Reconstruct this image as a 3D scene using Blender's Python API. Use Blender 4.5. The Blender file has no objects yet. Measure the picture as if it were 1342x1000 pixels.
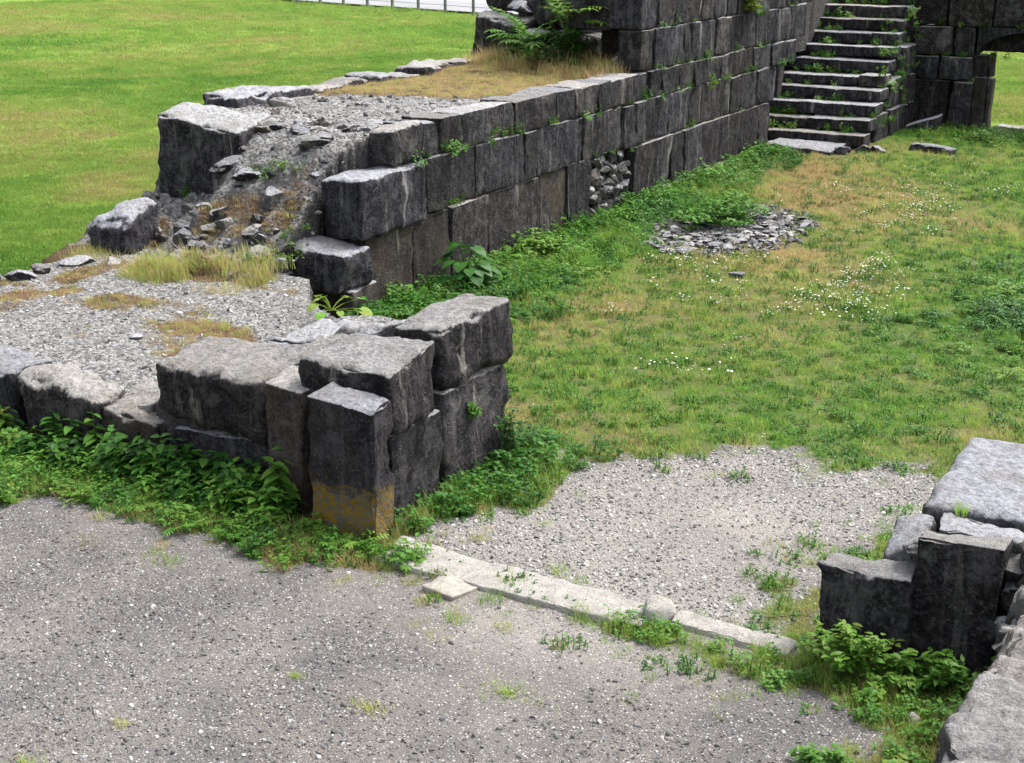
import bpy, bmesh, math, random
import numpy as np
from mathutils import Vector, Matrix

R = math.radians
scene = bpy.context.scene
COL = scene.collection
rng = np.random.default_rng(7)
random.seed(7)

# ------------------------------------------------------------------ camera, sky, sun, exposure
# world axes: X runs along the gateway threshold, Y runs into the courtyard along the long wall
CAM = (4.968, -7.353, 4.0)
cam_d = bpy.data.cameras.new('camera')
cam = bpy.data.objects.new('camera', cam_d)
COL.objects.link(cam)
cam.location = CAM
cam.rotation_euler = (R(90 - 18.25), 0, R(29))
cam_d.sensor_width = 36.0
cam_d.lens = 49.63
cam_d.clip_end = 3000
scene.camera = cam

SUN_EL, SUN_AZ = 58.0, 38.0          # degrees; azimuth measured from +Y towards +X
w = bpy.data.worlds.new('World')
scene.world = w
w.use_nodes = True
nt = w.node_tree
bg = nt.nodes['Background']
sky = nt.nodes.new('ShaderNodeTexSky')
sky.sky_type = 'NISHITA'
sky.sun_disc = False
sky.sun_elevation = R(SUN_EL)
sky.sun_rotation = R(SUN_AZ)
sky.air_density = 1.0
sky.dust_density = 4.0
hsv = nt.nodes.new('ShaderNodeHueSaturation')   # an overcast sky: greyer than the clear one
hsv.inputs['Saturation'].default_value = 0.35
nt.links.new(sky.outputs['Color'], hsv.inputs['Color'])
nt.links.new(hsv.outputs['Color'], bg.inputs['Color'])
bg.inputs['Strength'].default_value = 0.12

sun_d = bpy.data.lights.new('sun', 'SUN')
sun_d.energy = 1.5
sun_d.angle = R(22)
sun_d.color = (1.0, 0.96, 0.9)
sun = bpy.data.objects.new('sun', sun_d)
COL.objects.link(sun)
sd = Vector((math.sin(R(SUN_AZ)) * math.cos(R(SUN_EL)), math.cos(R(SUN_AZ)) * math.cos(R(SUN_EL)), math.sin(R(SUN_EL))))
sun.rotation_euler = sd.to_track_quat('Z', 'Y').to_euler()
sun.location = (0, 0, 30)

vs = scene.view_settings
vs.view_transform = 'Standard'
vs.look = 'None'
vs.gamma = 1.0
vs.exposure = 1.36
vs.use_curve_mapping = False
cy = scene.cycles
cy.max_bounces = 4
cy.diffuse_bounces = 2
cy.glossy_bounces = 2
cy.transmission_bounces = 3

# ------------------------------------------------------------------ noise (vectorised)
def _h(i, j, k, s):
    n = (i.astype(np.int64) * 374761393 + j.astype(np.int64) * 668265263 + k.astype(np.int64) * 2147483647 + s * 974711) & 0xFFFFFFFF
    n = ((n ^ (n >> 13)) * 1274126177) & 0xFFFFFFFF
    n = ((n ^ (n >> 16)) * 2246822519) & 0xFFFFFFFF
    n = n ^ (n >> 15)
    return (n & 0xFFFFFF) / float(0xFFFFFF) * 2 - 1

def vnoise(p, seed=0):
    p = np.asarray(p, float)
    i = np.floor(p)
    f = p - i
    f = f * f * f * (f * (f * 6 - 15) + 10)
    i = i.astype(np.int64)
    out = 0
    for a in (0, 1):
        wx = f[:, 0] if a else 1 - f[:, 0]
        for b in (0, 1):
            wy = f[:, 1] if b else 1 - f[:, 1]
            for c in (0, 1):
                wz = f[:, 2] if c else 1 - f[:, 2]
                out = out + wx * wy * wz * _h(i[:, 0] + a, i[:, 1] + b, i[:, 2] + c, seed)
    return out

def fbm(p, freq, octv=3, seed=0, gain=0.5):
    p = np.asarray(p, float)
    o, a, t = 0, 1.0, 0
    for k in range(octv):
        o = o + a * vnoise(p * freq + 17.3 * k, seed + k)
        t += a
        a *= gain
        freq *= 2.03
    return o / t

def fbm2(x, y, freq, octv=3, seed=0):
    x = np.asarray(x, float)
    return fbm(np.stack([x.ravel(), np.asarray(y, float).ravel(), np.full(x.size, 0.37)], 1), freq, octv, seed).reshape(x.shape)

def cells(p, freq, seed=0):
    """distance to the nearest jittered cell point and that cell's random value (lumpy stones)"""
    p = np.asarray(p, float) * freq
    i = np.floor(p).astype(np.int64)
    best = np.full(len(p), 9.0)
    val = np.zeros(len(p))
    for a in (-1, 0, 1):
        for b in (-1, 0, 1):
            for c in (-1, 0, 1):
                q = i + np.array([a, b, c])
                jx = _h(q[:, 0], q[:, 1], q[:, 2], seed) * .45 + .5
                jy = _h(q[:, 0], q[:, 1], q[:, 2], seed + 1) * .45 + .5
                jz = _h(q[:, 0], q[:, 1], q[:, 2], seed + 2) * .45 + .5
                d = np.sqrt((q[:, 0] + jx - p[:, 0]) ** 2 + (q[:, 1] + jy - p[:, 1]) ** 2 + (q[:, 2] + jz - p[:, 2]) ** 2)
                m = d < best
                best = np.where(m, d, best)
                val = np.where(m, _h(q[:, 0], q[:, 1], q[:, 2], seed + 3), val)
    return best, val

def sstep(a, b, x):
    t = np.clip((np.asarray(x, float) - a) / (b - a), 0, 1)
    return t * t * (3 - 2 * t)

def poly_sd(x, y, poly):
    """signed distance to a polygon, negative inside"""
    x = np.asarray(x, float); y = np.asarray(y, float)
    d = np.full(x.shape, 1e9)
    ins = np.zeros(x.shape, bool)
    n = len(poly)
    for k in range(n):
        ax, ay = poly[k]; bx, by = poly[(k + 1) % n]
        ex, ey = bx - ax, by - ay
        t = np.clip(((x - ax) * ex + (y - ay) * ey) / (ex * ex + ey * ey + 1e-12), 0, 1)
        d = np.minimum(d, np.hypot(x - ax - t * ex, y - ay - t * ey))
        c = (ay > y) != (by > y)
        xi = ax + (y - ay) * ex / (ey if abs(ey) > 1e-12 else 1e-12)
        ins ^= c & (x < xi)
    return np.where(ins, -d, d)

# ------------------------------------------------------------------ materials
def new_mat(name):
    m = bpy.data.materials.new(name)
    m.use_nodes = True
    t = m.node_tree
    t.nodes.clear()
    out = t.nodes.new('ShaderNodeOutputMaterial')
    b = t.nodes.new('ShaderNodeBsdfPrincipled')
    b.inputs['Roughness'].default_value = 0.9
    b.inputs['Specular IOR Level'].default_value = 0.15
    t.links.new(b.outputs[0], out.inputs[0])
    return m, t, b, out

class NB:
    def __init__(s, t): s.t = t
    def n(s, typ, **kw):
        x = s.t.nodes.new(typ)
        for k, v in kw.items():
            if k.startswith('i_'):
                x.inputs[k[2:].replace('_', ' ')].default_value = v
            else:
                setattr(x, k, v)
        return x
    def l(s, a, b): s.t.links.new(a, b)
    def noise(s, vec, scale, detail=4, rough=.6, dist=0):
        x = s.n('ShaderNodeTexNoise')
        x.inputs['Scale'].default_value = scale; x.inputs['Detail'].default_value = detail
        x.inputs['Roughness'].default_value = rough; x.inputs['Distortion'].default_value = dist
        s.l(vec, x.inputs['Vector'])
        return x.outputs['Fac']
    def ramp(s, fac, stops):
        x = s.n('ShaderNodeValToRGB')
        e = x.color_ramp.elements
        while len(e) < len(stops): e.new(.5)
        for el, (p, c) in zip(e, stops):
            el.position = p
            el.color = (c, c, c, 1) if isinstance(c, (int, float)) else (*c, 1)
        s.l(fac, x.inputs[0])
        return x.outputs[0]
    def mix(s, f, a, b, mode='MIX'):
        x = s.n('ShaderNodeMix', data_type='RGBA', blend_type=mode)
        for sock, val in ((x.inputs[0], f), (x.inputs[6], a), (x.inputs[7], b)):
            if hasattr(val, 'is_output'): s.l(val, sock)
            elif isinstance(val, (int, float)): sock.default_value = val
            else: sock.default_value = (*val, 1)
        return x.outputs[2]
    def math(s, op, a, b=None, clamp=False):
        x = s.n('ShaderNodeMath', operation=op, use_clamp=clamp)
        for sock, val in ((x.inputs[0], a), (x.inputs[1], b)):
            if val is None: continue
            if hasattr(val, 'is_output'): s.l(val, sock)
            else: sock.default_value = val
        return x.outputs[0]
    def vmul(s, vec, v):
        x = s.n('ShaderNodeVectorMath', operation='MULTIPLY')
        s.l(vec, x.inputs[0]); x.inputs[1].default_value = v
        return x.outputs[0]
    def bump(s, h, strength, dist, normal=None):
        x = s.n('ShaderNodeBump')
        x.inputs['Strength'].default_value = strength; x.inputs['Distance'].default_value = dist
        s.l(h, x.inputs['Height'])
        if normal: s.l(normal, x.inputs['Normal'])
        return x.outputs[0]

def stone_mat(name, dark=(.012, .0112, .015), mid=(.036, .034, .039), pale=(.48, .48, .485), top_amt=1.0, streak=1.0, lichen_z=None, brown=0.0):
    m, t, b, out = new_mat(name)
    k = NB(t)
    geo = k.n('ShaderNodeNewGeometry')
    pos = geo.outputs['Position']
    oi = k.n('ShaderNodeObjectInfo')
    n1 = k.noise(pos, 3.2, 6, .65)
    n2 = k.noise(pos, 22, 6, .7)
    n3 = k.noise(pos, 90, 4, .7)
    nm = k.noise(pos, 8.5, 7, .72, .4)
    sv = k.vmul(pos, (5.5, 5.5, .55))
    st = k.noise(sv, 1.0, 5, .65, .3)
    sv2 = k.vmul(pos, (15, 15, 1.5))
    st2 = k.noise(sv2, 1.0, 4, .6)
    base = k.mix(k.ramp(n1, [(.36, 0), (.66, 1)]), dark, mid)
    base = k.mix(k.ramp(n2, [(.47, 0), (.72, .55)]), base, (.085, .081, .083))
    base = k.mix(k.ramp(nm, [(.5, 0), (.62, .8)]), base, (.09, .087, .09))
    base = k.mix(k.ramp(nm, [(.36, .85), (.46, 0)]), base, (.011, .0105, .0125))
    sp_ = k.noise(pos, 42, 4, .7)
    base = k.mix(k.ramp(sp_, [(.54, 0), (.68, .7)]), base, (.125, .121, .122))
    base = k.mix(k.ramp(sp_, [(.33, .9), (.43, 0)]), base, (.006, .006, .007))
    crust = k.noise(pos, 2.6, 8, .7, .5)
    base = k.mix(k.ramp(crust, [(.55, 0), (.63, .6)]), base, (.135, .132, .13))
    # run-off streaks down the faces, some chalky white
    base = k.mix(k.math('MULTIPLY', k.ramp(st2, [(.52, 0), (.66, 1)]), .5 * streak), base, (.12, .117, .12))
    base = k.mix(k.math('MULTIPLY', k.ramp(st, [(.61, 0), (.69, 1)]), .75 * streak), base, (.3, .29, .275))
    base = k.mix(k.math('MULTIPLY', k.ramp(st, [(.3, 1), (.44, 0)]), .75), base, (.008, .0075, .0095))
    if brown:
        base = k.mix(k.math('MULTIPLY', k.ramp(n1, [(.4, 0), (.6, 1)]), brown), base, (.075, .06, .046))
    # black biofilm grows on the upright faces; upper faces are bleached, lichened stone, with skylight painted in
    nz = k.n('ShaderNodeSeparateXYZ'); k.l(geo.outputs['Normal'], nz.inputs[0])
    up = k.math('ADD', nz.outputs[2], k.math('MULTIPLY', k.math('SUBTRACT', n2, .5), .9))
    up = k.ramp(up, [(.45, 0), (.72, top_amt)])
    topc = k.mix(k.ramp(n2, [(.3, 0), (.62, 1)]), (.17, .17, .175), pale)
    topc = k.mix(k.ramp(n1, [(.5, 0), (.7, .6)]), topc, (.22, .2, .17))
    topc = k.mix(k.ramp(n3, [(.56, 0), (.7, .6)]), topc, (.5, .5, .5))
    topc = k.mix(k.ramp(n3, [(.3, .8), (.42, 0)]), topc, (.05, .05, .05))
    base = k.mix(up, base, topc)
    # small pale lichen spots
    vo = k.n('ShaderNodeTexVoronoi', i_Scale=34.0); k.l(pos, vo.inputs['Vector'])
    spot = k.math('MULTIPLY', k.ramp(vo.outputs['Distance'], [(.1, 1), (.2, 0)]), k.ramp(k.noise(pos, 7, 2), [(.52, 0), (.62, .7)]))
    base = k.mix(spot, base, (.3, .3, .29))
    if lichen_z is not None:
        sp = k.n('ShaderNodeSeparateXYZ'); k.l(pos, sp.inputs[0])
        zz = k.math('ADD', sp.outputs[2], k.math('ADD', k.math('MULTIPLY', k.math('SUBTRACT', nm, .5), .55), k.math('MULTIPLY', k.math('SUBTRACT', sp_, .5), .3)))
        band = k.ramp(k.math('DIVIDE', zz, lichen_z), [(.7, 1), (1.05, 0)])
        lich = k.mix(k.ramp(n2, [(.42, 0), (.62, 1)]), (.18, .165, .13), (.33, .215, .04))
        base = k.mix(k.math('MULTIPLY', band, .95), base, lich)
    # each stone a little different
    hv = k.n('ShaderNodeHueSaturation')
    hv.inputs['Saturation'].default_value = 1.15
    k.l(k.math('ADD', .7, k.math('MULTIPLY', oi.outputs['Random'], .7)), hv.inputs['Value'])
    rr_ = k.n('ShaderNodeMath', operation='FRACT'); k.l(k.math('MULTIPLY', oi.outputs['Random'], 7.31), rr_.inputs[0])
    base = k.mix(.38, base, k.mix(1.0, base, k.ramp(rr_.outputs[0], [(0, (1.0, .86, .72)), (.35, (1, .97, .95)), (.7, (.93, .93, 1.0)), (1, (.8, .82, 1.0))]), 'MULTIPLY'))
    k.l(base, hv.inputs['Color'])
    k.l(hv.outputs[0], b.inputs['Base Color'])
    n2 = k.math('ADD', n2, k.math('MULTIPLY', sp_, .7))
    h = k.math('ADD', k.math('MULTIPLY', n2, 1.0), k.math('MULTIPLY', n3, .35))
    h = k.math('ADD', h, k.math('MULTIPLY', nm, 1.3))
    k.l(k.bump(h, 1.0, .035), b.inputs['Normal'])
    return m

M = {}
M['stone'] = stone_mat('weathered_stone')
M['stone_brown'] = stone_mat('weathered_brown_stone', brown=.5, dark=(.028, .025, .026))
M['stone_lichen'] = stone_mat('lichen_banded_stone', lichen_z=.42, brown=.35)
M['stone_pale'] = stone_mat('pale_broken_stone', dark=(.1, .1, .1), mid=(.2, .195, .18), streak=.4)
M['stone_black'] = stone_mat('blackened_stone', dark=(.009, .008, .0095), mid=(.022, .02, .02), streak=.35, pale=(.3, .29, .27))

def rubble_mat():
    m, t, b, out = new_mat('mortar_rubble')
    k = NB(t)
    geo = k.n('ShaderNodeNewGeometry'); pos = geo.outputs['Position']
    n1 = k.noise(pos, 2.2, 5, .6); n2 = k.noise(pos, 16, 6, .7); n3 = k.noise(pos, 70, 4, .75)
    c = k.mix(k.ramp(n2, [(.32, 0), (.62, 1)]), (.11, .105, .1), (.36, .35, .34))
    vo = k.n('ShaderNodeTexVoronoi', i_Scale=30.0); k.l(pos, vo.inputs['Vector'])
    vc = k.n('ShaderNodeSeparateColor'); k.l(vo.outputs['Color'], vc.inputs[0])
    c = k.mix(k.ramp(vc.outputs[0], [(.45, 0), (.9, .7)]), c, (.52, .51, .5))
    c = k.mix(k.ramp(vc.outputs[1], [(.6, 0), (.95, .7)]), c, (.07, .07, .07))
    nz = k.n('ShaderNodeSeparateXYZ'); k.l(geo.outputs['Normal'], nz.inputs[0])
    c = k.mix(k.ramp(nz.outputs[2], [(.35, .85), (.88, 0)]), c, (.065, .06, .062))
    at = k.n('ShaderNodeAttribute', attribute_name='moss')
    mm = k.math('ADD', at.outputs['Fac'], k.math('MULTIPLY', k.math('SUBTRACT', n2, .5), 1.0))
    mm = k.ramp(mm, [(.42, 0), (.62, 1)])
    mc = k.mix(k.ramp(n1, [(.4, 0), (.6, 1)]), (.1, .075, .035), (.17, .11, .07))
    c = k.mix(mm, c, mc)
    c = k.mix(k.ramp(n3, [(.32, .7), (.45, 0)]), c, (.03, .03, .03))
    k.l(c, b.inputs['Base Color'])
    h = k.math('ADD', n2, k.math('MULTIPLY', n3, .5))
    h = k.math('SUBTRACT', h, k.math('MULTIPLY', vo.outputs['Distance'], .7))
    k.l(k.bump(h, 1.0, .035), b.inputs['Normal'])
    return m
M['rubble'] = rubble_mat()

def ground_mat():
    m, t, b, out = new_mat('ground_soil')
    k = NB(t)
    geo = k.n('ShaderNodeNewGeometry'); pos = geo.outputs['Position']
    ag = k.n('ShaderNodeAttribute', attribute_name='grass').outputs['Fac']
    ap = k.n('ShaderNodeAttribute', attribute_name='pale').outputs['Fac']
    ad = k.n('ShaderNodeAttribute', attribute_name='dry').outputs['Fac']
    n1 = k.noise(pos, 1.1, 5, .6); n2 = k.noise(pos, 9, 5, .65); n3 = k.noise(pos, 120, 3, .7); n4 = k.noise(pos, .35, 4, .6)
    # gravel: two sizes of small stones between packed grit
    soil = k.mix(k.ramp(n1, [(.4, 0), (.62, 1)]), (.125, .116, .115), (.205, .182, .163))
    soil = k.mix(ap, soil, (.38, .35, .315))
    soil = k.mix(k.ramp(n3, [(.35, .6), (.6, 0)]), soil, (.1, .095, .092))
    v1 = k.n('ShaderNodeTexVoronoi', i_Scale=62.0); k.l(pos, v1.inputs['Vector'])
    c1 = k.n('ShaderNodeSeparateColor'); k.l(v1.outputs['Color'], c1.inputs[0])
    pv = k.ramp(c1.outputs[0], [(.1, (.09, .09, .095)), (.5, (.24, .235, .235)), (.8, (.42, .41, .4)), (1, (.65, .64, .62))])
    inside = k.ramp(v1.outputs['Distance'], [(.32, 1), (.5, 0)])
    amt = k.math('MULTIPLY', inside, k.ramp(n2, [(.34, .2), (.58, .85)]))
    g = k.mix(amt, soil, pv)
    # grass underlay: thatch and soil between the blades
    thatch = k.mix(k.ramp(n2, [(.35, 0), (.65, 1)]), (.08, .125, .03), (.13, .18, .05))
    thatch = k.mix(ad, thatch, (.2, .145, .07))
    thatch = k.mix(k.ramp(n3, [(.36, .6), (.55, 0)]), thatch, (.03, .035, .012))
    far = k.n('ShaderNodeAttribute', attribute_name='meadow').outputs['Fac']
    mead = k.mix(k.ramp(n4, [(.38, 0), (.62, 1)]), (.17, .28, .04), (.24, .33, .06))
    mead = k.mix(k.ramp(n2, [(.35, .4), (.6, 0)]), mead, (.12, .22, .03))
    thatch = k.mix(far, thatch, mead)
    e = k.math('ADD', ag, k.math('MULTIPLY', k.math('SUBTRACT', n2, .5), .7))
    g = k.mix(k.ramp(e, [(.4, 0), (.62, 1)]), g, thatch)
    k.l(g, b.inputs['Base Color'])
    h = k.math('ADD', k.math('MULTIPLY', inside, .5), k.math('MULTIPLY', n3, .6))
    k.l(k.bump(h, .8, .012), b.inputs['Normal'])
    return m
M['ground'] = ground_mat()

def plant_mat(name, stops, trans=.45, rough=.55, attr='INSTANCER', vary=.5, spec=.25):
    """colour along the 'tint' of each plant, varied leaf by leaf with 'bl'"""
    m, t, b, out = new_mat(name)
    k = NB(t)
    ti = k.n('ShaderNodeAttribute', attribute_name='tint', attribute_type=attr).outputs['Fac']
    rn = k.n('ShaderNodeAttribute', attribute_name='rnd', attribute_type=attr).outputs['Fac']
    bl = k.n('ShaderNodeAttribute', attribute_name='bl', attribute_type='GEOMETRY').outputs['Fac']
    f = k.math('ADD', ti, k.math('MULTIPLY', k.math('SUBTRACT', bl, .5), .35), True)
    c = k.ramp(f, stops)
    hv = k.n('ShaderNodeHueSaturation')
    k.l(k.math('ADD', 1 - vary * .75, k.math('MULTIPLY', k.math('ADD', rn, bl), vary * .75)), hv.inputs['Value'])
    k.l(c, hv.inputs['Color'])
    k.l(hv.outputs[0], b.inputs['Base Color'])
    b.inputs['Roughness'].default_value = rough
    b.inputs['Specular IOR Level'].default_value = spec
    tr = k.n('ShaderNodeBsdfTranslucent'); k.l(hv.outputs[0], tr.inputs[0])
    mx = k.n('ShaderNodeMixShader'); mx.inputs[0].default_value = trans
    k.l(b.outputs[0], mx.inputs[1]); k.l(tr.outputs[0], mx.inputs[2]); k.l(mx.outputs[0], out.inputs[0])
    return m
GR = [(0, (.54, .36, .2)), (.25, (.58, .47, .22)), (.5, (.38, .48, .11)), (.75, (.24, .45, .065)), (1, (.1, .26, .04))]
LF = [(0, (.26, .3, .05)), (.4, (.13, .28, .04)), (.7, (.06, .18, .026)), (1, (.025, .085, .02))]
M['grass'] = plant_mat('grass_blades', GR)
M['field'] = plant_mat('meadow_blades', [(0, (.4, .28, .14)), (.25, (.42, .36, .15)), (.5, (.31, .39, .09)), (.75, (.19, .34, .055)), (1, (.08, .21, .035))])
M['leaf'] = plant_mat('green_leaves', LF, .3, .45)
M['leaf_obj'] = plant_mat('green_shrub_leaves', LF, .3, .45, attr='OBJECT')
M['grass_obj'] = plant_mat('tuft_blades', GR, attr='OBJECT')

def pebble_mat():
    m, t, b, out = new_mat('gravel_stones')
    k = NB(t)
    ti = k.n('ShaderNodeAttribute', attribute_name='tint', attribute_type='INSTANCER').outputs['Fac']
    rn = k.n('ShaderNodeAttribute', attribute_name='rnd', attribute_type='INSTANCER').outputs['Fac']
    geo = k.n('ShaderNodeNewGeometry')
    c = k.ramp(ti, [(0, (.035, .036, .04)), (.35, (.12, .12, .125)), (.65, (.26, .255, .25)), (1, (.7, .69, .66))])
    c = k.mix(k.ramp(rn, [(.75, 0), (1, .35)]), c, (.3, .2, .15))
    c = k.mix(k.ramp(k.noise(geo.outputs['Position'], 60, 3), [(.35, .45), (.6, 0)]), c, (.07, .07, .07))
    k.l(c, b.inputs['Base Color'])
    b.inputs['Roughness'].default_value = .8
    return m
M['pebble'] = pebble_mat()

def flat_mat(name, col, rough=.8, spec=.2, var=.25, scale=12):
    m, t, b, out = new_mat(name)
    k = NB(t)
    geo = k.n('ShaderNodeNewGeometry')
    n = k.noise(geo.outputs['Position'], scale, 5, .65)
    c = k.mix(k.ramp(n, [(.3, 0), (.7, 1)]), tuple(x * (1 - var) for x in col), tuple(min(1, x * (1 + var)) for x in col))
    k.l(c, b.inputs['Base Color'])
    b.inputs['Roughness'].default_value = rough
    b.inputs['Specular IOR Level'].default_value = spec
    return m
M['asphalt'] = flat_mat('road_surface', (.3, .3, .32), .8, .2, .1, .5)
M['water'] = flat_mat('pale_water', (.3, .36, .4), .15, .5, .08, .05)
M['beach'] = flat_mat('pale_shingle', (.42, .42, .42), .9, .1, .1, .3)
M['post'] = flat_mat('fence_post_paint', (.16, .17, .17))
M['wire'] = flat_mat('fence_wire', (.2, .2, .2), .5, .4)
M['white_stone'] = flat_mat('chalky_stone', (.34, .315, .28), .9, .1, .3, 25)
M['mortar'] = flat_mat('joint_earth', (.06, .052, .044), .95, .05, .5, 14)
M['petal'] = flat_mat('white_petals', (.75, .75, .68), .7, .1, .1, 30)
M['twig'] = flat_mat('brown_twigs', (.1, .075, .045))

def slab_mat():
    m, t, b, out = new_mat('worn_threshold_stone')
    k = NB(t)
    geo = k.n('ShaderNodeNewGeometry'); pos = geo.outputs['Position']
    n2 = k.noise(pos, 14, 5, .7); n3 = k.noise(pos, 75, 4, .8)
    c = k.mix(k.ramp(n2, [(.3, 0), (.6, 1)]), (.34, .32, .29), (.54, .515, .475))
    c = k.mix(k.ramp(n3, [(.33, .8), (.47, 0)]), c, (.1, .095, .09))
    c = k.mix(k.ramp(n3, [(.56, 0), (.7, .6)]), c, (.62, .6, .57))
    nz = k.n('ShaderNodeSeparateXYZ'); k.l(geo.outputs['Normal'], nz.inputs[0])
    k.l(c, b.inputs['Base Color'])
    k.l(k.bump(k.math('ADD', n2, n3), .9, .02), b.inputs['Normal'])
    return m
M['slab'] = slab_mat()

# ------------------------------------------------------------------ object helpers
def tag(o, label=None, cat=None, group=None, kind=None):
    if label: o['label'] = label
    if cat: o['category'] = cat
    if group: o['group'] = group
    if kind: o['kind'] = kind
    elif label: o['kind'] = 'thing'
    return o

def thing(name, loc, label, cat, group=None):
    o = bpy.data.objects.new(name, None)
    o.empty_display_size = .2
    COL.objects.link(o)
    o.location = loc
    return tag(o, label, cat, group, 'thing')

def link_mesh(name, verts, faces, mat, parent=None, smooth=True, origin=None, attrs=None, autosmooth=None):
    verts = np.asarray(verts, float)
    if origin is None:
        mn, mx = verts.min(0), verts.max(0)
        origin = np.array([(mn[0] + mx[0]) / 2, (mn[1] + mx[1]) / 2, mn[2]])
    origin = np.asarray(origin, float)
    me = bpy.data.meshes.new(name)
    me.from_pydata((verts - origin).tolist(), [], faces if isinstance(faces, list) else faces.tolist())
    if smooth:
        me.polygons.foreach_set('use_smooth', [True] * len(me.polygons))
    for an, av in (attrs or {}).items():
        a = me.attributes.new(an, 'FLOAT', 'POINT')
        a.data.foreach_set('value', np.asarray(av, np.float32))
    me.materials.append(mat)
    me.update()
    o = bpy.data.objects.new(name, me)
    COL.objects.link(o)
    if parent is not None:
        o.parent = parent
        origin = origin - np.array(parent.location)
    o.location = origin
    return o

_lat = {}
def box_lattice(nx, ny, nz):
    key = (nx, ny, nz)
    if key in _lat: return _lat[key]
    idx = -np.ones((nx + 1, ny + 1, nz + 1), int)
    I, J, K = np.meshgrid(range(nx + 1), range(ny + 1), range(nz + 1), indexing='ij')
    on = (I == 0) | (I == nx) | (J == 0) | (J == ny) | (K == 0) | (K == nz)
    idx[on] = np.arange(on.sum())
    pts = np.stack([I[on] / nx, J[on] / ny, K[on] / nz], 1)
    F = []
    def side(g, flip):
        a, b, c, d = g[:-1, :-1].ravel(), g[1:, :-1].ravel(), g[1:, 1:].ravel(), g[:-1, 1:].ravel()
        F.append(np.stack([a, d, c, b] if flip else [a, b, c, d], 1))
    side(idx[:, :, 0], True); side(idx[:, :, -1], False)
    side(idx[:, 0, :], False); side(idx[:, -1, :], True)
    side(idx[0, :, :], True); side(idx[-1, :, :], False)
    _lat[key] = (pts, np.concatenate(F))
    return _lat[key]

_seed = [100]
def block(parent, name, x, y, z, mat='stone', res=.07, r=.035, amp=.016, warp=.02, ztop=None, rot=0.0, label=None, fn=None, lump=0.0, tilt=(0, 0)):
    """one squared stone: rounded worn arrises, uneven faces. ztop = z offsets of the four top corners (x0y0, x1y0, x1y1, x0y1)"""
    _seed[0] += 1
    sd_ = _seed[0]
    g = np.random.default_rng(sd_)
    lo = np.array([x[0], y[0], z[0]], float); hi = np.array([x[1], y[1], z[1]], float)
    size = hi - lo
    h = size / 2
    n = [int(max(3, min(42, round(s / res) + (3 if s / res > 3 else 0)))) for s in size]
    u, faces = box_lattice(*n)
    r = min(r, .45 * h.min())
    # crowd the outer rows toward the arris so the rounding reads
    p = np.empty_like(u)
    for ax in range(3):
        nn_, hh_ = n[ax], h[ax]
        i_ = np.rint(u[:, ax] * nn_)
        if nn_ >= 6: p[:, ax] = np.interp(i_, [0, 1, 2, nn_ - 2, nn_ - 1, nn_], [-hh_, -hh_ + .4 * r, -hh_ + r, hh_ - r, hh_ - .4 * r, hh_])
        else: p[:, ax] = np.interp(i_, [0, 1, nn_ - 1, nn_], [-hh_, -hh_ + r, hh_ - r, hh_])
    q = np.clip(p, -(h - r), h - r)
    d = p - q
    L = np.linalg.norm(d, axis=1, keepdims=True)
    nrm = d / np.maximum(L, 1e-9)
    p = q + nrm * r
    # warp of the eight corners
    cw = g.normal(0, warp, (2, 2, 2, 3)) * np.array([1, 1, .6])
    if ztop is not None:
        for (i, j), dz in zip(((0, 0), (1, 0), (1, 1), (0, 1)), ztop):
            cw[i, j, 1, 2] += dz
    uu = (p + h) / size
    wsum = 0
    for i in (0, 1):
        for j in (0, 1):
            for k in (0, 1):
                wt = (uu[:, 0] if i else 1 - uu[:, 0]) * (uu[:, 1] if j else 1 - uu[:, 1]) * (uu[:, 2] if k else 1 - uu[:, 2])
                wsum = wsum + wt[:, None] * cw[i, j, k]
    p = p + wsum
    c0 = (lo + hi) / 2
    wp = p + c0 + g.uniform(-40, 40, 3)
    disp = fbm(wp, 2.2, 2, sd_) * amp * 1.6 + fbm(wp, 7.5, 3, sd_ + 5) * amp
    ed = np.sort(h - np.abs(q + nrm * r), axis=1)[:, 1]                 # distance to the nearest arris
    disp = disp - np.exp(-(np.maximum(ed, 0) / .055) ** 2) * np.maximum(0, fbm(wp, 5.5, 3, sd_ + 9) + .02) * amp * 3.2     # chipped arrises
    if res < .06: disp = disp + fbm(wp, 19, 2, sd_ + 13) * amp * .45
    if lump:
        cd, cv = cells(wp, 6.0, sd_)
        disp = disp + lump * (.5 - cd)
    p = p + nrm * disp[:, None]
    if rot:
        c, s = math.cos(rot), math.sin(rot)
        p = np.stack([p[:, 0] * c - p[:, 1] * s, p[:, 0] * s + p[:, 1] * c, p[:, 2]], 1)
    if tilt != (0, 0):
        p[:, 2] += p[:, 0] * tilt[0] + p[:, 1] * tilt[1]
    if fn is not None:
        p = fn(p + c0) - c0
    o = link_mesh(name, p + c0, faces, M[mat] if isinstance(mat, str) else mat, parent)
    if r <= .045: o.data.set_sharp_from_angle(angle=R(40))
    if label: o['label'] = label
    return o

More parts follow.
